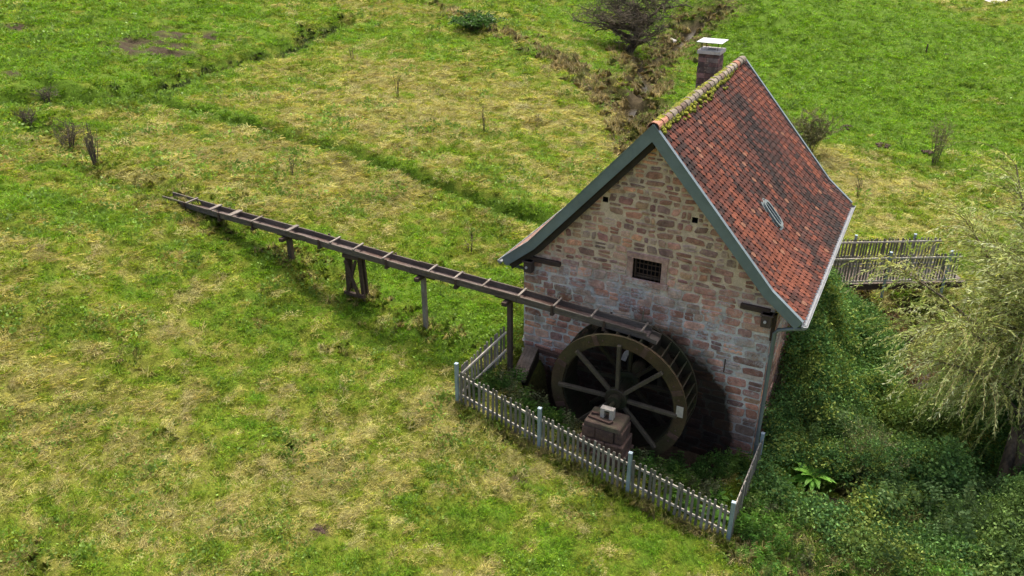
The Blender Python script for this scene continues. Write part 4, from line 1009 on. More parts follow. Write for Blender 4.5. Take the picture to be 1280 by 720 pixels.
# leafy shrubs: stems and a loose crown of small leaves
def shrub(name, base, H, Wd, nst, nleaf, cols, label, cat='shrub', leaf=(.05, .035), group=None, seed=1, stemcol=(.10, .08, .055), up=1.0):
    rr = random.Random(seed); base = Vector(base); root = empty(name, tuple(base), label=label, cat=cat, group=group)
    mb = MB(); P = []; D = []
    for i in range(nst):
        az = rr.uniform(0, 6.283); sp_ = rr.random() ** .6 * Wd * .5; tip = Vector((math.cos(az) * sp_, math.sin(az) * sp_, H * rr.uniform(.6, 1.0) * (1 - .3 * (sp_ / (Wd * .5)) ** 2)))
        mid = tip * .5 + Vector((rr.gauss(0, .05 * Wd), rr.gauss(0, .05 * Wd), H * .08)); st_ = Vector((math.cos(az), math.sin(az), 0)) * Wd * .06
        pts = [st_ + Vector((0, 0, -.1)), mid, tip]; mb.tube(pts, [.014, .009, .004], 4, cap=False, col=stemcol)
        for _ in range(5):
            t = rr.uniform(.3, .95); q = (pts[0].lerp(pts[1], t * 2) if t < .5 else pts[1].lerp(pts[2], t * 2 - 1)); e = q + Vector((rr.gauss(0, .16 * Wd), rr.gauss(0, .16 * Wd), abs(rr.gauss(.12, .1)) * H))
            mb.tube([q, e], [.006, .003], 3, cap=False, col=stemcol)
            for _ in range(max(1, nleaf // (nst * 5))):
                P.append(q.lerp(e, rr.random() ** .7) + Vector((rr.gauss(0, .03), rr.gauss(0, .03), rr.gauss(0, .03)))); D.append((e - q).normalized() * .6 + Vector((rr.gauss(0, .6), rr.gauss(0, .6), rr.gauss(.1, .5))))
    mb.build('stem', M['twig'], root)
    if nleaf:
        n = len(P); cc = np.array(cols)[rng.integers(0, len(cols), n)] * rng.uniform(.65, 1.35, (n, 1))
        V, F, C = leaves(np.array(P), np.array(D), rng.uniform(.7, 1.3, n) * leaf[0], rng.uniform(.7, 1.3, n) * leaf[1], cc)
        npmesh('foliage', V, F, C, M['leaf'], root)
    return root
p = ground(1008, 196); shrub('shrub', (p[0], p[1], p[2]), 2.5, 2.3, 26, 9000, [(.11, .12, .05), (.15, .15, .075), (.08, .09, .035), (.19, .17, .09)], 'grey-green upright shrub growing close behind the far roof edge', seed=4, leaf=(.085, .03))
GS = 'dead brown bushes along the old mill race'
for i, (px, py, H, Wd, nl, lab) in enumerate([(36, 160, .9, 1.1, 260, 'small dark dead bush, the leftmost on the old race bank'), (88, 188, 1.2, 1.5, 500, 'widest dark dead bush, in the bend of the old race'), (120, 208, 1.7, .7, 40, 'tall thin dead stems in the dry race, nearest the flume'), (60, 128, .7, 1.4, 260, 'low brown bush beside the green ditch')]):
    p = ground(px, py); shrub('dead_bush', tuple(p), H, Wd, 22, nl, [(.12, .09, .055), (.08, .07, .04), (.10, .11, .05)], lab, 'bush', group=GS, seed=30 + i, leaf=(.07, .03), stemcol=(.09, .07, .06))
p = ground(592, 36); shrub('bush', tuple(p), .9, 3.4, 40, 3400, [(.05, .12, .025), (.07, .15, .03), (.035, .08, .02)], 'low dark green bush beside the brown bank near the top', 'bush', seed=44, leaf=(.13, .11))
GD = 'dead plant stalks standing in the meadow'
for i, (px, py, H, lab) in enumerate([(497, 122, 1.4, 'thin dead stalk high on the middle meadow'), (440, 75, .9, 'short dead stalk on the upper middle meadow'), (588, 318, 1.0, 'dead stalks behind the flume near the house'), (672, 160, .8, 'dead stalk with a dark tuft on the right of the middle meadow'), (1073, 245, 1.3, 'dark dead stalks in the pasture beyond the roof'), (605, 165, 1.2, 'slender dead stalk in the centre of the middle meadow'), (365, 220, .8, 'dead stalk in the meadow left of the flume bend')]):
    p = ground(px, py); shrub('dead_stalk', tuple(p), H, .5, 5, 12, [(.12, .09, .05)], lab, 'plant', group=GD, seed=60 + i, leaf=(.06, .03), stemcol=(.08, .06, .045))
p = ground(1168, 205); shrub('sapling', tuple(p), 2.6, 2.0, 16, 2200, [(.13, .13, .06), (.16, .15, .07)], 'thin-stemmed bare sapling behind the willow crown', 'sapling', seed=71, leaf=(.07, .022))
p = ground(1078, 615); shrub('wiry_bush', (p[0], p[1], p[2]), 2.1, 1.7, 30, 3600, [(.14, .17, .06), (.12, .15, .05), (.18, .18, .08)], 'wiry olive bush standing up out of the brambles beside the small pool', 'bush', seed=73, leaf=(.055, .025))
# rusty fern-like shrub by the footbridge
for i, (x, y, H, Wd, lab) in enumerate([(10.3, 9.2, 1.3, 2.0, 'rusty brown fern clump beside the dark stream gap'), (9.4, 10.6, 1.0, 1.6, 'yellowish fern clump just under the footbridge'), (11.3, 7.6, 1.2, 1.8, 'reddish fern clump nearest the willow')]):
    shrub('fern', (x, y, gz(x, y)), H, Wd, 40, 2600, [(.20, .14, .04), (.15, .085, .035), (.17, .17, .05), (.10, .06, .03)], lab, 'fern', group='fern clumps along the stream by the bridge', seed=80 + i, leaf=(.11, .035), stemcol=(.12, .07, .04))

# willow -----------------------------------------------------------
wp_ = Vector((13.05, 2.85, gz(13.05, 2.85)))
willow = empty('willow_tree', tuple(wp_), label='willow with pale drooping narrow leaves and a short gnarled trunk', cat='tree')
rr = random.Random(17); mb = MB()
mb.tube([wp_ + Vector(q) for q in ((0, 0, -.4), (-.05, .05, .3), (-.1, .2, .8), (-.1, .45, 1.4), (-.1, .7, 1.9))], [.30, .21, .18, .16, .12], 12)
mb.tube([wp_ + Vector(q) for q in ((.1, .0, .7), (.15, .35, 1.4), (.0, .8, 2.4), (-.3, 1.5, 3.8))], [.2, .16, .13, .09], 9)
rel(mb.build('trunk', M['bark'], willow, smooth=True), willow)
# big limbs, then arching shoots hung with leaves
mb = MB(); P = []; D = []; Lw = []; CC = []
BR = []
for i in range(40):
    az = rr.gauss(1.7, 1.3); el = rr.uniform(.6, 1.5); L = rr.uniform(3.2, 6.0) * (1 - .42 * max(0, -.89 * math.cos(az) - .46 * math.sin(az)))
    d = Vector((math.cos(az) * math.cos(el), math.sin(az) * math.cos(el), math.sin(el))); o0 = wp_ + Vector((-.1, .7, 2.2 + rr.random() * 1.5))
    pts = [o0]; dd = Vector(d)
    for k in range(6): dd = (dd + Vector((rr.gauss(0, .1), rr.gauss(0, .1), -.07))).normalized(); pts.append(pts[-1] + dd * L / 6)
    mb.tube(pts, [.07 * (1 - .13 * k) for k in range(7)], 5, cap=False, col=(.10, .08, .055)); BR.append(pts)
shoot = []
for pts in BR:
    for j in range(84):
        t = rr.uniform(.15, 1) * (len(pts) - 1.001); i = int(t); q = pts[i].lerp(pts[i + 1], t - i)
        out = (q - (wp_ + Vector((-.2, 1.0, 3.0)))); out.z *= .5; out = out.normalized() if out.length > .1 else Vector((1, 0, 0))
        dd = (out * .8 + Vector((rr.gauss(0, .55), rr.gauss(0, .55), rr.uniform(.1, .9)))).normalized(); L = rr.uniform(.9, 2.2); s = [q]
        for k in range(5): dd = (dd + Vector((rr.gauss(0, .08), rr.gauss(0, .08), -.30))).normalized(); s.append(s[-1] + dd * L / 5)
        shoot.append(s); mb.tube(s, [.012, .01, .008, .006, .004, .003], 3, cap=False, col=(.20, .17, .07))
        tone = rr.choice([(.33, .39, .14), (.40, .45, .20), (.28, .36, .11), (.50, .54, .34), (.38, .40, .14), (.22, .30, .08), (.44, .48, .24)])
        for _ in range(44):
            t2 = rr.random() * 4.99; k = int(t2); b = s[k].lerp(s[k + 1], t2 - k); dl = (s[k + 1] - s[k]).normalized()
            P.append(b); D.append(dl * .9 + Vector((rr.gauss(0, .5), rr.gauss(0, .5), rr.gauss(-.25, .4)))); Lw.append(rr.uniform(.07, .15)); kk = rr.uniform(.75, 1.25); CC.append((tone[0] * kk, tone[1] * kk, tone[2] * kk))
rel(mb.build('limb', M['twig'], willow), willow)
n = len(P); V, F, C = leaves(np.array(P), np.array(D), np.array(Lw), np.array(Lw) * .21, np.array(CC) * 1.1)
rel(npmesh('crown', V, F, C, M['leaf_willow'], willow), willow); print('willow leaves', n)

# big-leaved plants ----------------------------------------------------
def rosette(name, base, nl, L, Wd, cols, label, group=None, seed=0, up=.8):
    rr = random.Random(seed); root = empty(name, tuple(base), label=label, cat='plant', group=group)
    V = []; F = []; C = []; mb = MB()
    for i in range(nl):
        az = i * 2.4 + rr.gauss(0, .2); el = up * rr.uniform(.5, 1.3); l = L * rr.uniform(.6, 1.1); w_ = Wd * rr.uniform(.7, 1.1); c = rr.choice(cols); k = rr.uniform(.8, 1.2); c = tuple(q * k for q in c)
        d = Vector((math.cos(az) * math.cos(el), math.sin(az) * math.cos(el), math.sin(el))); sd = Vector((-math.sin(az), math.cos(az), 0)); p = Vector((math.cos(az) * .03, math.sin(az) * .03, .02)); row = []
        for j in range(6):
            t = j / 5; wj = w_ * .5 * math.sin(math.pi * min(1, .08 + t * .92)) ** .8; nn_ = sd.cross(d)
            row.append((p + sd * wj + nn_ * -.15 * wj, p, p - sd * wj + nn_ * -.15 * wj)) if False else row.append((p + sd * wj - nn_ * wj * .3, Vector(p), p - sd * wj - nn_ * wj * .3))
            d = (d + Vector((0, 0, -.22))).normalized(); p = p + d * l / 5
        vs = [q for r_ in row for q in r_]; fs = [(3 * j + a, 3 * j + a + 1, 3 * j + a + 4, 3 * j + a + 3) for j in range(5) for a in (0, 1)]
        mb.add(vs, fs, c)
    mb.build('foliage', M['leaf'], root, smooth=True); return root
LG = [(.10, .24, .03), (.13, .28, .04), (.08, .19, .025)]
p = ground(1014, 612); rosette('dock_plant', (p[0], p[1], p[2] + .38), 34, .62, .17, [(.16, .38, .04), (.2, .42, .06), (.13, .3, .035)], 'bright green broad-leaved plant beside the small pool', seed=3)
p = ground(1172, 612); rosette('dock_plant', (p[0], p[1], p[2] + .7), 22, .6, .34, [(.08, .17, .04), (.1, .2, .05)], 'large pale green butterbur-like plant among the brambles', seed=6, up=.9)
GB = 'broad-leaved plants inside the picket fence'
for i, (x, y, l_, lab) in enumerate([(5.6, -2.2, .42, 'broad-leaved plant behind the fence, first from the middle post'), (6.2, -2.35, .40, 'broad-leaved plant in the middle of the row behind the fence'), (6.75, -2.3, .42, 'broad-leaved plant in the fence corner by the last post'), (6.6, -1.7, .34, 'small broad-leaved plant deeper inside the fence corner')]):
    rosette('broad_leaf_plant', (x, y, gz(x, y)), 16, l_, .15, LG, lab, GB, seed=20 + i, up=1.0)

# molehills, a stake, the pale track end ------------------------------------
GM = 'molehills in the meadows'
for i, (px, py, r, lab) in enumerate([(1057, 159, .42, 'brown molehill in the pasture, nearest the top right of the roof'), (1104, 182, .40, 'brown molehill in the pasture, beyond the dry grass patch'), (398, 662, .17, 'small reddish molehill low in the foreground meadow'), (1160, 190, .3, 'small molehill in the pasture close to the willow'), (1003, 116, .3, 'faint molehill in the pasture just off the ridge end'), (1180, 68, .3, 'far molehill high in the bright pasture'), (578, 508, .18, 'small heap of dark earth at the fence corner post')]):
    p = ground(px, py); mb = MB(); rq = random.Random(i + 3)
    for _ in range(16):
        a, q = rq.uniform(0, 6.28), rq.random() ** .6 * r; blob(mb, (math.cos(a) * q, math.sin(a) * q, (r - q) * .16), (r * .3, r * .3, r * .17), rq)
    o = mb.build('molehill', M['dirt'], None, smooth=False); o.location = p; tag(o, lab, 'molehill', GM)
p = ground(1157, 68); mb = MB(); mb.box((-.05, -.05, -.1), (.05, .05, .75)); mb.box((-.055, -.055, .55), (.055, .055, .66)); o = mb.build('stake', M['iron'], bevel=.01); o.location = p; tag(o, 'small rust-coloured stake standing alone in the bright pasture', 'stake')
mb = MB(); pa, pb = ground(1238, 4), ground(1262, -6); d = pb - pa; n_ = np.array([-d[1], d[0], 0]); n_ = n_ / np.linalg.norm(n_) * .6
V = []
for k in range(9):
    q = pa + d * k / 8 * 1.6; 
    for s_ in (-1, 1): e = q + n_ * s_; V.append((e[0], e[1], gz(e[0], e[1]) + .12))
mb.add(V, [(2 * k, 2 * k + 1, 2 * k + 3, 2 * k + 2) for k in range(8)]); tag(mb.build('path', M['concrete']), kind='structure')
# stones at the pool and in the stream
GR = 'stones by the small pool and stream'
for i, (px, py, r, lab) in enumerate([(1003, 628, .14, 'grey stone on the near edge of the small pool'), (985, 600, .11, 'dark stone at the left end of the small pool'), (1022, 633, .10, 'flat grey stone right of the pool, under the bright plant'), (838, 52, .5, 'pale boulder splashed white in the far stream')]):
    p = ground(px, py); mb = MB(); blob(mb, (0, 0, 0), (r, r * .8, r * .45), random.Random(i)); o = mb.build('stone', M['concrete'] if i == 3 else M['pier'], None, smooth=True); o.location = (p[0], p[1], p[2] + .03); tag(o, lab, 'stone', GR)

# ------------------------------------------------------------------ instanced ground cover
def src(name, V, F, C, m): return npmesh(name, V, F, C, m, linkit=False)
def tuft(kind, seed):
    r = np.random.default_rng(seed)
    if kind == 'green':
        n = 34; a = r.uniform(0, 6.283, n); q = r.random(n) ** .6 * .11; P = np.stack([np.cos(a) * q, np.sin(a) * q, np.full(n, -.01)], 1)
        D = np.stack([np.cos(a) * .5 + r.normal(0, .45, n), np.sin(a) * .5 + r.normal(0, .45, n), r.uniform(.5, 1.2, n)], 1)
        return blades(P, D, r.uniform(.06, .14, n), r.uniform(.008, .014, n), r.uniform(.3, 1.2, n), np.ones((n, 3)) * r.uniform(.6, 1.4, (n, 1)) * np.stack([r.uniform(.85, 1.3, n), np.ones(n), np.ones(n)], 1))
    if kind == 'straw':
        n = 46; P = np.stack([r.normal(0, .10, n), r.normal(0, .07, n), r.uniform(0, .05, n)], 1); az = r.normal(0, .75, n) + (r.random(n) < .5) * math.pi
        el = r.uniform(-.05, .55, n); D = np.stack([np.cos(az) * np.cos(el), np.sin(az) * np.cos(el), np.sin(el)], 1)
        return blades(P, D, r.uniform(.07, .19, n), r.uniform(.005, .009, n), r.uniform(.2, .7, n), np.ones((n, 3)) * r.uniform(.5, 1.45, (n, 1)))
    if kind == 'weed':
        n = 20; a = r.uniform(0, 6.283, n); q = r.random(n) ** .5 * .12; P = np.stack([np.cos(a) * q, np.sin(a) * q, r.uniform(.01, .08, n)], 1)
        D = np.stack([np.cos(a), np.sin(a), r.uniform(-.1, .7, n)], 1); nr = np.tile([0, 0, 1.], (n, 1)) + r.normal(0, .4, (n, 3))
        V, F, C = leaves(P, D, r.uniform(.035, .07, n), r.uniform(.03, .05, n), np.ones((n, 3)) * r.uniform(.7, 1.35, (n, 1)), nrm=np.cross(D, nr)); V = np.concatenate([V.reshape(-1, 4, 3)[:, :3], V.reshape(-1, 4, 3)[:, 3:4], V.reshape(-1, 4, 3)[:, 3:4]], 1)
        return V.reshape(-1, 3), np.arange(5 * n).reshape(-1, 5), np.repeat(C.reshape(-1, 4, 3)[:, 0], 5, 0)
    if kind == 'tall':
        n = 46; a = r.uniform(0, 6.283, n); q = r.random(n) ** .5 * .10; P = np.stack([np.cos(a) * q, np.sin(a) * q, np.full(n, -.02)], 1)
        D = np.stack([np.cos(a) * r.uniform(0, .8, n), np.sin(a) * r.uniform(0, .8, n), np.ones(n)], 1)
        return blades(P, D, r.uniform(.22, .55, n), r.uniform(.010, .016, n), r.uniform(.5, 1.8, n), np.ones((n, 3)) * r.uniform(.55, 1.4, (n, 1)))
    if kind == 'bramble':
        n = 42; P = np.stack([r.normal(0, .12, n), r.normal(0, .12, n), r.normal(.05, .06, n)], 1); nr = np.tile([0, 0, 1.], (n, 1)) + r.normal(0, .45, (n, 3)); a = r.uniform(0, 6.283, n)
        D = np.stack([np.cos(a), np.sin(a), r.uniform(-.5, .25, n)], 1)
        V, F, C = leaves(P, D, r.uniform(.045, .085, n), r.uniform(.03, .055, n), np.ones((n, 3)) * r.uniform(.6, 1.4, (n, 1)), nrm=np.cross(D, nr)); return V, F, C
    if kind == 'nettle':
        P = []; D = []; 
        for s_ in range(7):
            bx, by = r.normal(0, .09, 2); h = r.uniform(.25, .5); tx, ty = r.normal(0, .08, 2)
            for k in range(9):
                t = .25 + .75 * k / 8
                for side in (0, 1):
                    az = k * 1.57 + side * math.pi + r.normal(0, .2); P.append((bx + tx * t, by + ty * t, h * t)); D.append((math.cos(az), math.sin(az), r.uniform(-.5, .2)))
        P = np.array(P); D = np.array(D); n = len(P); nr = np.tile([0, 0, 1.], (n, 1)) + r.normal(0, .3, (n, 3))
        return leaves(P, D, r.uniform(.06, .10, n), r.uniform(.03, .05, n), np.ones((n, 3)) * r.uniform(.65, 1.3, (n, 1)), nrm=np.cross(D, nr))
SRC = {}
for kind, m_, nv in (('green', 'leaf_i', 4), ('straw', 'leaf_i', 4), ('weed', 'leaf_i', 3), ('tall', 'leaf_i', 3), ('bramble', 'leaf_dark', 4), ('nettle', 'leaf_dark', 3)):
    for i in range(nv): SRC[(kind, i)] = src('tuft_' + kind, *tuft(kind, 100 + i), M[m_])
KINDS_N = {'green': 4, 'straw': 4, 'weed': 3, 'tall': 3, 'bramble': 4, 'nettle': 3}
def scatter(name, kind, P, rot, scl, col, label=None, cat=None):
    """a point cloud mesh whose points each carry one tuft through geometry nodes"""
    me = bpy.data.meshes.new(name); n = len(P); me.vertices.add(n); me.vertices.foreach_set("co", P.astype(np.float32).ravel())
    for nm, ty, arr, key in (("rot", 'FLOAT_VECTOR', rot, "vector"), ("scl", 'FLOAT_VECTOR', scl, "vector"), ("tcol", 'FLOAT_VECTOR', col, "vector")):
        a = me.attributes.new(nm, ty, 'POINT'); a.data.foreach_set(key, arr.astype(np.float32).ravel())
    a = me.attributes.new("pick", 'INT', 'POINT'); a.data.foreach_set("value", rng.integers(0, KINDS_N[kind], n).astype(np.int32))
    o = bpy.data.objects.new(name, me); link(o); tag(o, label, cat, kind='stuff')
    ng = bpy.data.node_groups.new(name, 'GeometryNodeTree'); ng.interface.new_socket("Geometry", in_out='INPUT', socket_type='NodeSocketGeometry'); ng.interface.new_socket("Geometry", in_out='OUTPUT', socket_type='NodeSocketGeometry')
    gi = ng.nodes.new("NodeGroupInput"); go = ng.nodes.new("NodeGroupOutput"); g2 = ng.nodes.new("GeometryNodeGeometryToInstance")
    for i in reversed(range(KINDS_N[kind])):
        oi = ng.nodes.new("GeometryNodeObjectInfo"); oi.inputs['Object'].default_value = SRC[(kind, i)]; ng.links.new(oi.outputs['Geometry'], g2.inputs[0])
    ip = ng.nodes.new("GeometryNodeInstanceOnPoints"); ng.links.new(gi.outputs[0], ip.inputs['Points']); ng.links.new(g2.outputs[0], ip.inputs['Instance']); ip.inputs['Pick Instance'].default_value = True
    def na(nm, ty):
        x = ng.nodes.new("GeometryNodeInputNamedAttribute"); x.data_type = ty; x.inputs['Name'].default_value = nm; return x.outputs['Attribute']
    ng.links.new(na("pick", 'INT'), ip.inputs['Instance Index']); ng.links.new(na("rot", 'FLOAT_VECTOR'), ip.inputs['Rotation']); ng.links.new(na("scl", 'FLOAT_VECTOR'), ip.inputs['Scale'])
    ng.links.new(ip.outputs[0], go.inputs[0]); md = o.modifiers.new("scatter", 'NODES'); md.node_group = ng
    return o
def view_mask(x, y, z, mg=150):
    vx, vy, vz = x - CAM[0], y - CAM[1], z - CAM[2]
    lx = vx * cy_ + vy * sy_; ly = -vx * sy_ + vy * cy_
    fw = ly * cp - vz * sp; up = ly * sp + vz * cp
    px = 640 + 1032 * lx / np.maximum(fw, .1); py = 360 - 1032 * up / np.maximum(fw, .1)
    return (fw > 1) & (px > -mg * 2.5) & (px < 1280 + mg * 2.5) & (py > -mg) & (py < 720 + mg), fw
def sample(nmax, xr, yr, dens):
    """random points with probability ~ dens(x,y) per m2"""
    x = rng.uniform(*xr, nmax); y = rng.uniform(*yr, nmax); a = (xr[1] - xr[0]) * (yr[1] - yr[0]); base = nmax / a
    k = rng.random(nmax) < dens(x, y) / base; return x[k], y[k]
def solid(x, y, m=0.0):
    return (x > HX0 - m) & (x < HX1 + m) & (y > HY0 - m) & (y < HY1 + m)
def pitm(x, y): return (x > .6) & (x < 6.4) & (y > -1.75) & (y < .4)
GCOL = {'g': np.array([.125, .26, .014]), 'm': np.array([.235, .275, .030]), 's': np.array([.315, .30, .115])}
def tuft_cols(x, y, kind):
    d = dryness(x, y); n = len(x); r1 = rng.uniform(.7, 1.3, (n, 1)); 
    lum = (.75 + .5 * fbm(x * 1.3, y * 1.3, 33, 2))[:, None]
    if kind == 'straw': c = GCOL['s'] * (.8 + .5 * rng.random((n, 1))) * np.stack([np.ones(n), rng.uniform(.88, 1.05, n), rng.uniform(.6, 1.1, n)], 1)
    else:
        t = np.clip(d + rng.normal(0, .12, n), 0, 1)[:, None]; c = GCOL['g'] + (GCOL['m'] - GCOL['g']) * t
        if kind == 'weed': c = np.array([.16, .255, .045]) * np.ones((n, 1))
        if kind == 'green': pd, _ = segdist(x, y, PATH); dd, _ = segdist(x, y, DITCH); c = c * (1 - .74 * np.exp(-(pd / .5) ** 2))[:, None] * (1 - .45 * np.exp(-(dd / .8) ** 2))[:, None]
    return c * r1 * lum
def place(kind, x, y, s, name, zoff=0, tilt=.2, flat=1.0, cols=None, label=None, cat=None):
    n = len(x); z = terrain(x, y) + zoff
    rot = np.stack([rng.normal(0, tilt, n), rng.normal(0, tilt, n), rng.uniform(0, 6.283, n) if kind != 'straw' else rng.normal(.5, .5, n) + 2.2 * fbm(x * .25, y * .25, 88, 2)], 1)
    sc = np.stack([s, s, s * flat], 1); c = tuft_cols(x, y, kind) if cols is None else cols
    print(name, n); return scatter(name, kind, np.stack([x, y, z], 1), rot, sc, c, label, cat)
def field(kind, name, dnear, dfun, smul=1.0, flat=1.0):
    xs = []; ys = []
    for (xr, yr, nm) in (((-22, 18), (-17, 14), 500000), ((-50, 45), (14, 45), 600000), ((-70, -22), (-17, 14), 200000), ((-80, 50), (45, 110), 600000)):
        def dens(x, y):
            D = np.sqrt((x - CAM[0]) ** 2 + (y - CAM[1]) ** 2 + 110); return dnear * np.minimum(1, (19 / D) ** 1.75)
        x, y = sample(nm, xr, yr, dens); z = base_h(x, y); m_, fw = view_mask(x, y, z); x, y = x[m_], y[m_]
        k = rng.random(len(x)) < dfun(x, y); x, y = x[k], y[k]
        k = ~(solid(x, y, .05) | pitm(x, y)); xs.append(x[k]); ys.append(y[k])
    x = np.concatenate(xs); y = np.concatenate(ys); k = soil(x, y) < rng.uniform(.15, .9, len(x)); x, y = x[k], y[k]
    cr, _ = segdist(x, y, CREEK); k = cr > .5; x, y = x[k], y[k]
    k = ~(((x - POOL[0]) / .65) ** 2 + ((y - POOL[1]) / .38) ** 2 < 1); x, y = x[k], y[k]
    D = np.sqrt((x - CAM[0]) ** 2 + (y - CAM[1]) ** 2 + 110); s = rng.uniform(.6, 1.35, len(x)) * smul * np.clip(D / 20, .9, 3.2) ** .8
    return place(kind, x, y, s, name, flat=flat)
def short(x, y): return np.where((x > 2) & (y > 16), .6, 1.0)
field('green', 'meadow_grass', 105, lambda x, y: np.clip(1.15 - dryness(x, y), .15, 1), smul=.9, flat=.85)
field('straw', 'cut_straw', 95, lambda x, y: np.clip((dryness(x, y) - .34) * 1.5, .0, 1) ** 1.1, smul=.8, flat=.8)
field('weed', 'meadow_weeds', 20, lambda x, y: np.clip((fbm(x * .8, y * .8, 303, 2) - .48) * 6, .04, 1) * np.where((y > 14), .3, 1), smul=1.2)
# tall rough grass: along the stream, round the flume posts, fence feet, ditch
def near_pts(pts, wd, n):
    P = []
    for a, b in zip(pts[:-1], pts[1:]):
        L = math.dist(a[:2], b[:2]); k = int(n * L); t = rng.random(k); q = rng.normal(0, wd, (k, 2)); P.append(np.stack([a[0] + (b[0] - a[0]) * t, a[1] + (b[1] - a[1]) * t], 1) + q)
    return np.concatenate(P)
Q = near_pts(CREEK[:9], .95, 26); Q2 = near_pts(CREEK[5:13], .9, 14); Q3 = np.concatenate([near_pts(poly([(690, 75), (720, 92), (755, 118), (785, 143), (812, 166)]), .75, 30), near_pts(poly([(560, 14), (620, 42), (670, 62), (700, 80)]), .8, 8)])
T = np.concatenate([Q, Q2, Q3]); cr, _ = segdist(T[:, 0], T[:, 1], CREEK); T = T[(cr > .45) & ~solid(T[:, 0], T[:, 1], .15)]
n = len(T); cc = np.array([[.33, .26, .13], [.24, .19, .09], [.18, .20, .06], [.30, .25, .13]])[rng.integers(0, 4, n)] * rng.uniform(.6, 1.2, (n, 1))
place('tall', T[:, 0], T[:, 1], rng.uniform(.8, 1.9, n), 'stream_reeds', cols=cc)
T = [near_pts([(mx - .6, my), (mx + .6, my)], .35, 38) for (mx, my, mr, mh) in MOUNDS]
T += [near_pts(RACE, .6, 16), near_pts([(-12.2, -1.2), (-11.0, -.5)], .3, 26), near_pts([(0, -3.0), (7.2, -3.0)], .10, 20), near_pts([(8, -2.4), (13, -1.8)], .5, 14), near_pts([(1.0, -2.5), (6.8, -2.5)], .25, 10), near_pts([(7.6, 13), (12, 16)], 1.0, 8)]
for (px, py) in [(300, 268), (262, 292), (645, 600), (725, 640), (365, 560), (170, 460), (560, 330), (430, 440), (60, 690), (210, 545), (668, 155), (580, 70), (300, 250), (960, 640), (1060, 640), (1085, 610)]:
    p = at0(px, py, base_h); T.append(np.array([[p[0], p[1]]]) + rng.normal(0, .25, (4, 2)))
T = np.concatenate(T); T = T[~(solid(T[:, 0], T[:, 1], .1) | pitm(T[:, 0], T[:, 1]))]; n = len(T)
cc = np.array([[.36, .31, .13], [.22, .26, .04], [.16, .24, .03], [.32, .31, .10]])[rng.integers(0, 4, n)] * rng.uniform(.65, 1.2, (n, 1))
place('tall', T[:, 0], T[:, 1], rng.uniform(.4, .8, n), 'rough_grass', cols=cc)
T = np.concatenate([near_pts(DITCH[:4], .35, 26), near_pts(DITCH[3:6], .4, 8)]); n = len(T)
place('tall', T[:, 0], T[:, 1], rng.uniform(.7, 1.3, n), 'ditch_reeds', cols=np.array([[.09, .13, .035], [.13, .15, .05], [.06, .09, .025]])[rng.integers(0, 3, n)] * rng.uniform(.6, 1.2, (n, 1)))
# bramble and ivy bank on the right of the house
def bram_density(x, y):
    e = sstep(-1.9, -.8, y + .15 * (x - 8) - 0 + 1.2 * (fbm(x * .6, y * .6, 5, 2) - .5)) * (x > 7.15) * (1 - sstep(9.6, 10.8, y)) * (1 - sstep(15.5, 17, x))
    gap = np.exp(-(((x - POOL[0] - .05) / 1.05) ** 4 + ((y - POOL[1] + .25) / .85) ** 4)); e = e * (1 - .85 * np.exp(-((x - 7.3) / .45) ** 2) * (y < .9)); cr, _ = segdist(x, y, CREEK); gap2 = np.exp(-(cr / .8) ** 2) * (y > 6.5)
    return np.clip(e * (1 - gap * 1.3) * (1 - gap2 * 1.3), 0, 1)
x, y = sample(60000, (7.0, 17.5), (-3.2, 11.5), lambda x, y: 150 * bram_density(x, y)); n = len(x)
hh = np.clip((fbm(x * .55, y * .55, 201, 3) - .32) * 2.8, 0, 1) * 1.9 * np.clip(bram_density(x, y) * 1.4, 0, 1) * sstep(-2.5, 1.5, y) * (1 - .55 * sstep(6.5, 9, y))
hh = hh + .9 * np.exp(-((x - 7.3) / .8) ** 2) * sstep(.8, 3, y) + .35 * fbm(x * 2.2, y * 2.2, 222, 2)
zz = terrain(x, y, False) + hh * rng.uniform(.55, 1.0, n) + rng.uniform(0, .12, n)
bc = np.array([[.08, .17, .055], [.11, .21, .07], [.06, .135, .05], [.16, .22, .06]])
sel = np.clip((fbm(x * .5, y * .5, 210, 2) * 4 + rng.normal(0, .7, n)).astype(int), 0, 3); cc = bc[sel] * rng.uniform(.7, 1.35, (n, 1))
pale = (fbm(x * .45 + 3, y * .45, 215, 2) > .56) & (x > 9.5); cc[pale] = cc[pale] * .5 + np.array([.12, .18, .055]) * .5; cc = cc * np.array([1.25, 1.15, .95])
scatter('bramble_thicket', 'bramble', np.stack([x, y, zz], 1), np.stack([rng.normal(0, .35, n), rng.normal(0, .35, n), rng.uniform(0, 6.28, n)], 1), np.repeat((rng.uniform(.6, 1.25, n) * (.7 + .9 * fbm(x * .9, y * .9, 230, 2)))[:, None], 3, 1), cc); print('bramble', n)
# tall weeds through the brambles
x = rng.normal(10.2, .9, 260); y = rng.normal(2.0, 1.3, 260); k = (x > 8.6); x, y = x[k], y[k]; n = len(x)
x, y = x[:110], y[:110]; n = len(x)
place('tall', x, y, rng.uniform(.9, 1.5, n), 'tall_dry_weeds', cols=np.array([.15, .16, .06]) * rng.uniform(.5, 1.4, (n, 1)), zoff=.2)
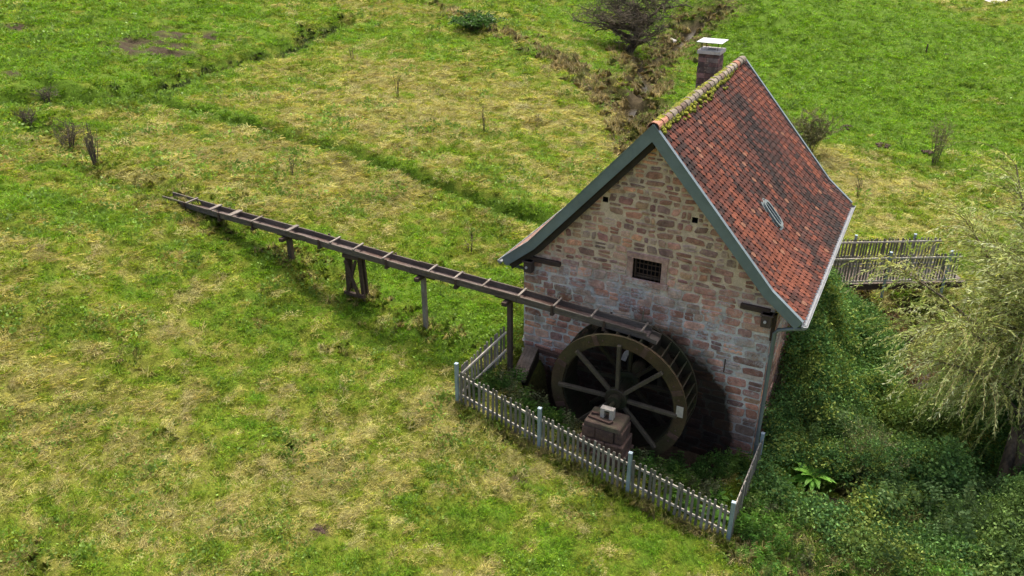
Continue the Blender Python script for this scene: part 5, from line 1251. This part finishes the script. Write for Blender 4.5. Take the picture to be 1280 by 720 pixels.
# mixed herbs, seeding stems and pale grass where the thicket meets the meadow
x = rng.uniform(7.3, 16, 900); y = rng.normal(-1.9, .75, 900) - .3 * (x - 8) * .5; k = rng.random(900) < np.clip((fbm(x * .9, y * .9, 240, 2) - .4) * 5, .1, 1); x, y = x[k], y[k]; n = len(x)
place('tall', x, y, rng.uniform(.5, 1.1, n), 'marginal_grass', cols=np.array([[.34, .31, .13], [.20, .30, .05], [.15, .27, .04], [.42, .36, .18]])[rng.integers(0, 4, n)] * rng.uniform(.6, 1.2, (n, 1)))
x = rng.uniform(7.3, 14, 700); y = rng.normal(-1.5, .9, 700) - .2 * (x - 8); k = rng.random(700) < np.clip((fbm(x * 1.1, y * 1.1, 250, 2) - .42) * 6, .05, 1); x, y = x[k], y[k]; n = len(x)
place('nettle', x, y, rng.uniform(.6, 1.2, n), 'tall_herbs', cols=np.array([[.17, .34, .06], [.12, .26, .05], [.24, .36, .08], [.20, .27, .08]])[rng.integers(0, 4, n)] * rng.uniform(.7, 1.2, (n, 1)))
Z_ = near_pts([(9.3, 2.0), (9.6, 4.5), (11.2, 1.0), (13, -.6)], .8, 22); Z_ = Z_[np.hypot(Z_[:, 0] - 8.75, Z_[:, 1] - .2) > 1.1]; n = len(Z_)
zt_ = terrain(Z_[:, 0], Z_[:, 1], False) + rng.uniform(.3, 1.0, n)
scatter('herb_tops', 'nettle', np.stack([Z_[:, 0], Z_[:, 1], zt_], 1), np.stack([rng.normal(0, .3, n), rng.normal(0, .3, n), rng.uniform(0, 6.28, n)], 1), np.repeat(rng.uniform(.8, 1.5, n)[:, None], 3, 1), np.array([[.12, .20, .07], [.16, .24, .09], [.10, .17, .06]])[rng.integers(0, 3, n)] * rng.uniform(.6, 1.2, (n, 1)))
# nettles and herbs inside the fence and at the corner
segs_n = [((.2, -2.4), (.9, -1.2), .16, 26), ((1.0, -2.3), (3.0, -2.0), .2, 18), ((4.6, -2.0), (6.6, -1.9), .3, 22), ((6.0, -.3), (7.0, -.4), .25, 26), ((7.4, -2.5), (8.2, -1.6), .25, 22), ((8.2, -2.6), (12.5, -2.4), .35, 9), ((5.0, -1.2), (6.5, -.9), .25, 22), ((1.2, -1.9), (2.6, -1.8), .15, 14)]
X = []; 
for (a, b, wd, dn_) in segs_n: k = int(dn_ * max(1, math.dist(a, b))); t = rng.random(k); X.append(np.stack([a[0] + (b[0] - a[0]) * t, a[1] + (b[1] - a[1]) * t], 1) + rng.normal(0, wd, (k, 2)))
X = np.concatenate(X); X = X[~solid(X[:, 0], X[:, 1], .05)]; n = len(X); cc = np.array([[.07, .15, .03], [.055, .12, .025], [.10, .17, .035], [.13, .15, .07]])[rng.integers(0, 4, n)] * rng.uniform(.7, 1.3, (n, 1))
place('nettle', X[:, 0], X[:, 1], rng.uniform(.6, 1.15, n), 'nettles', cols=cc)
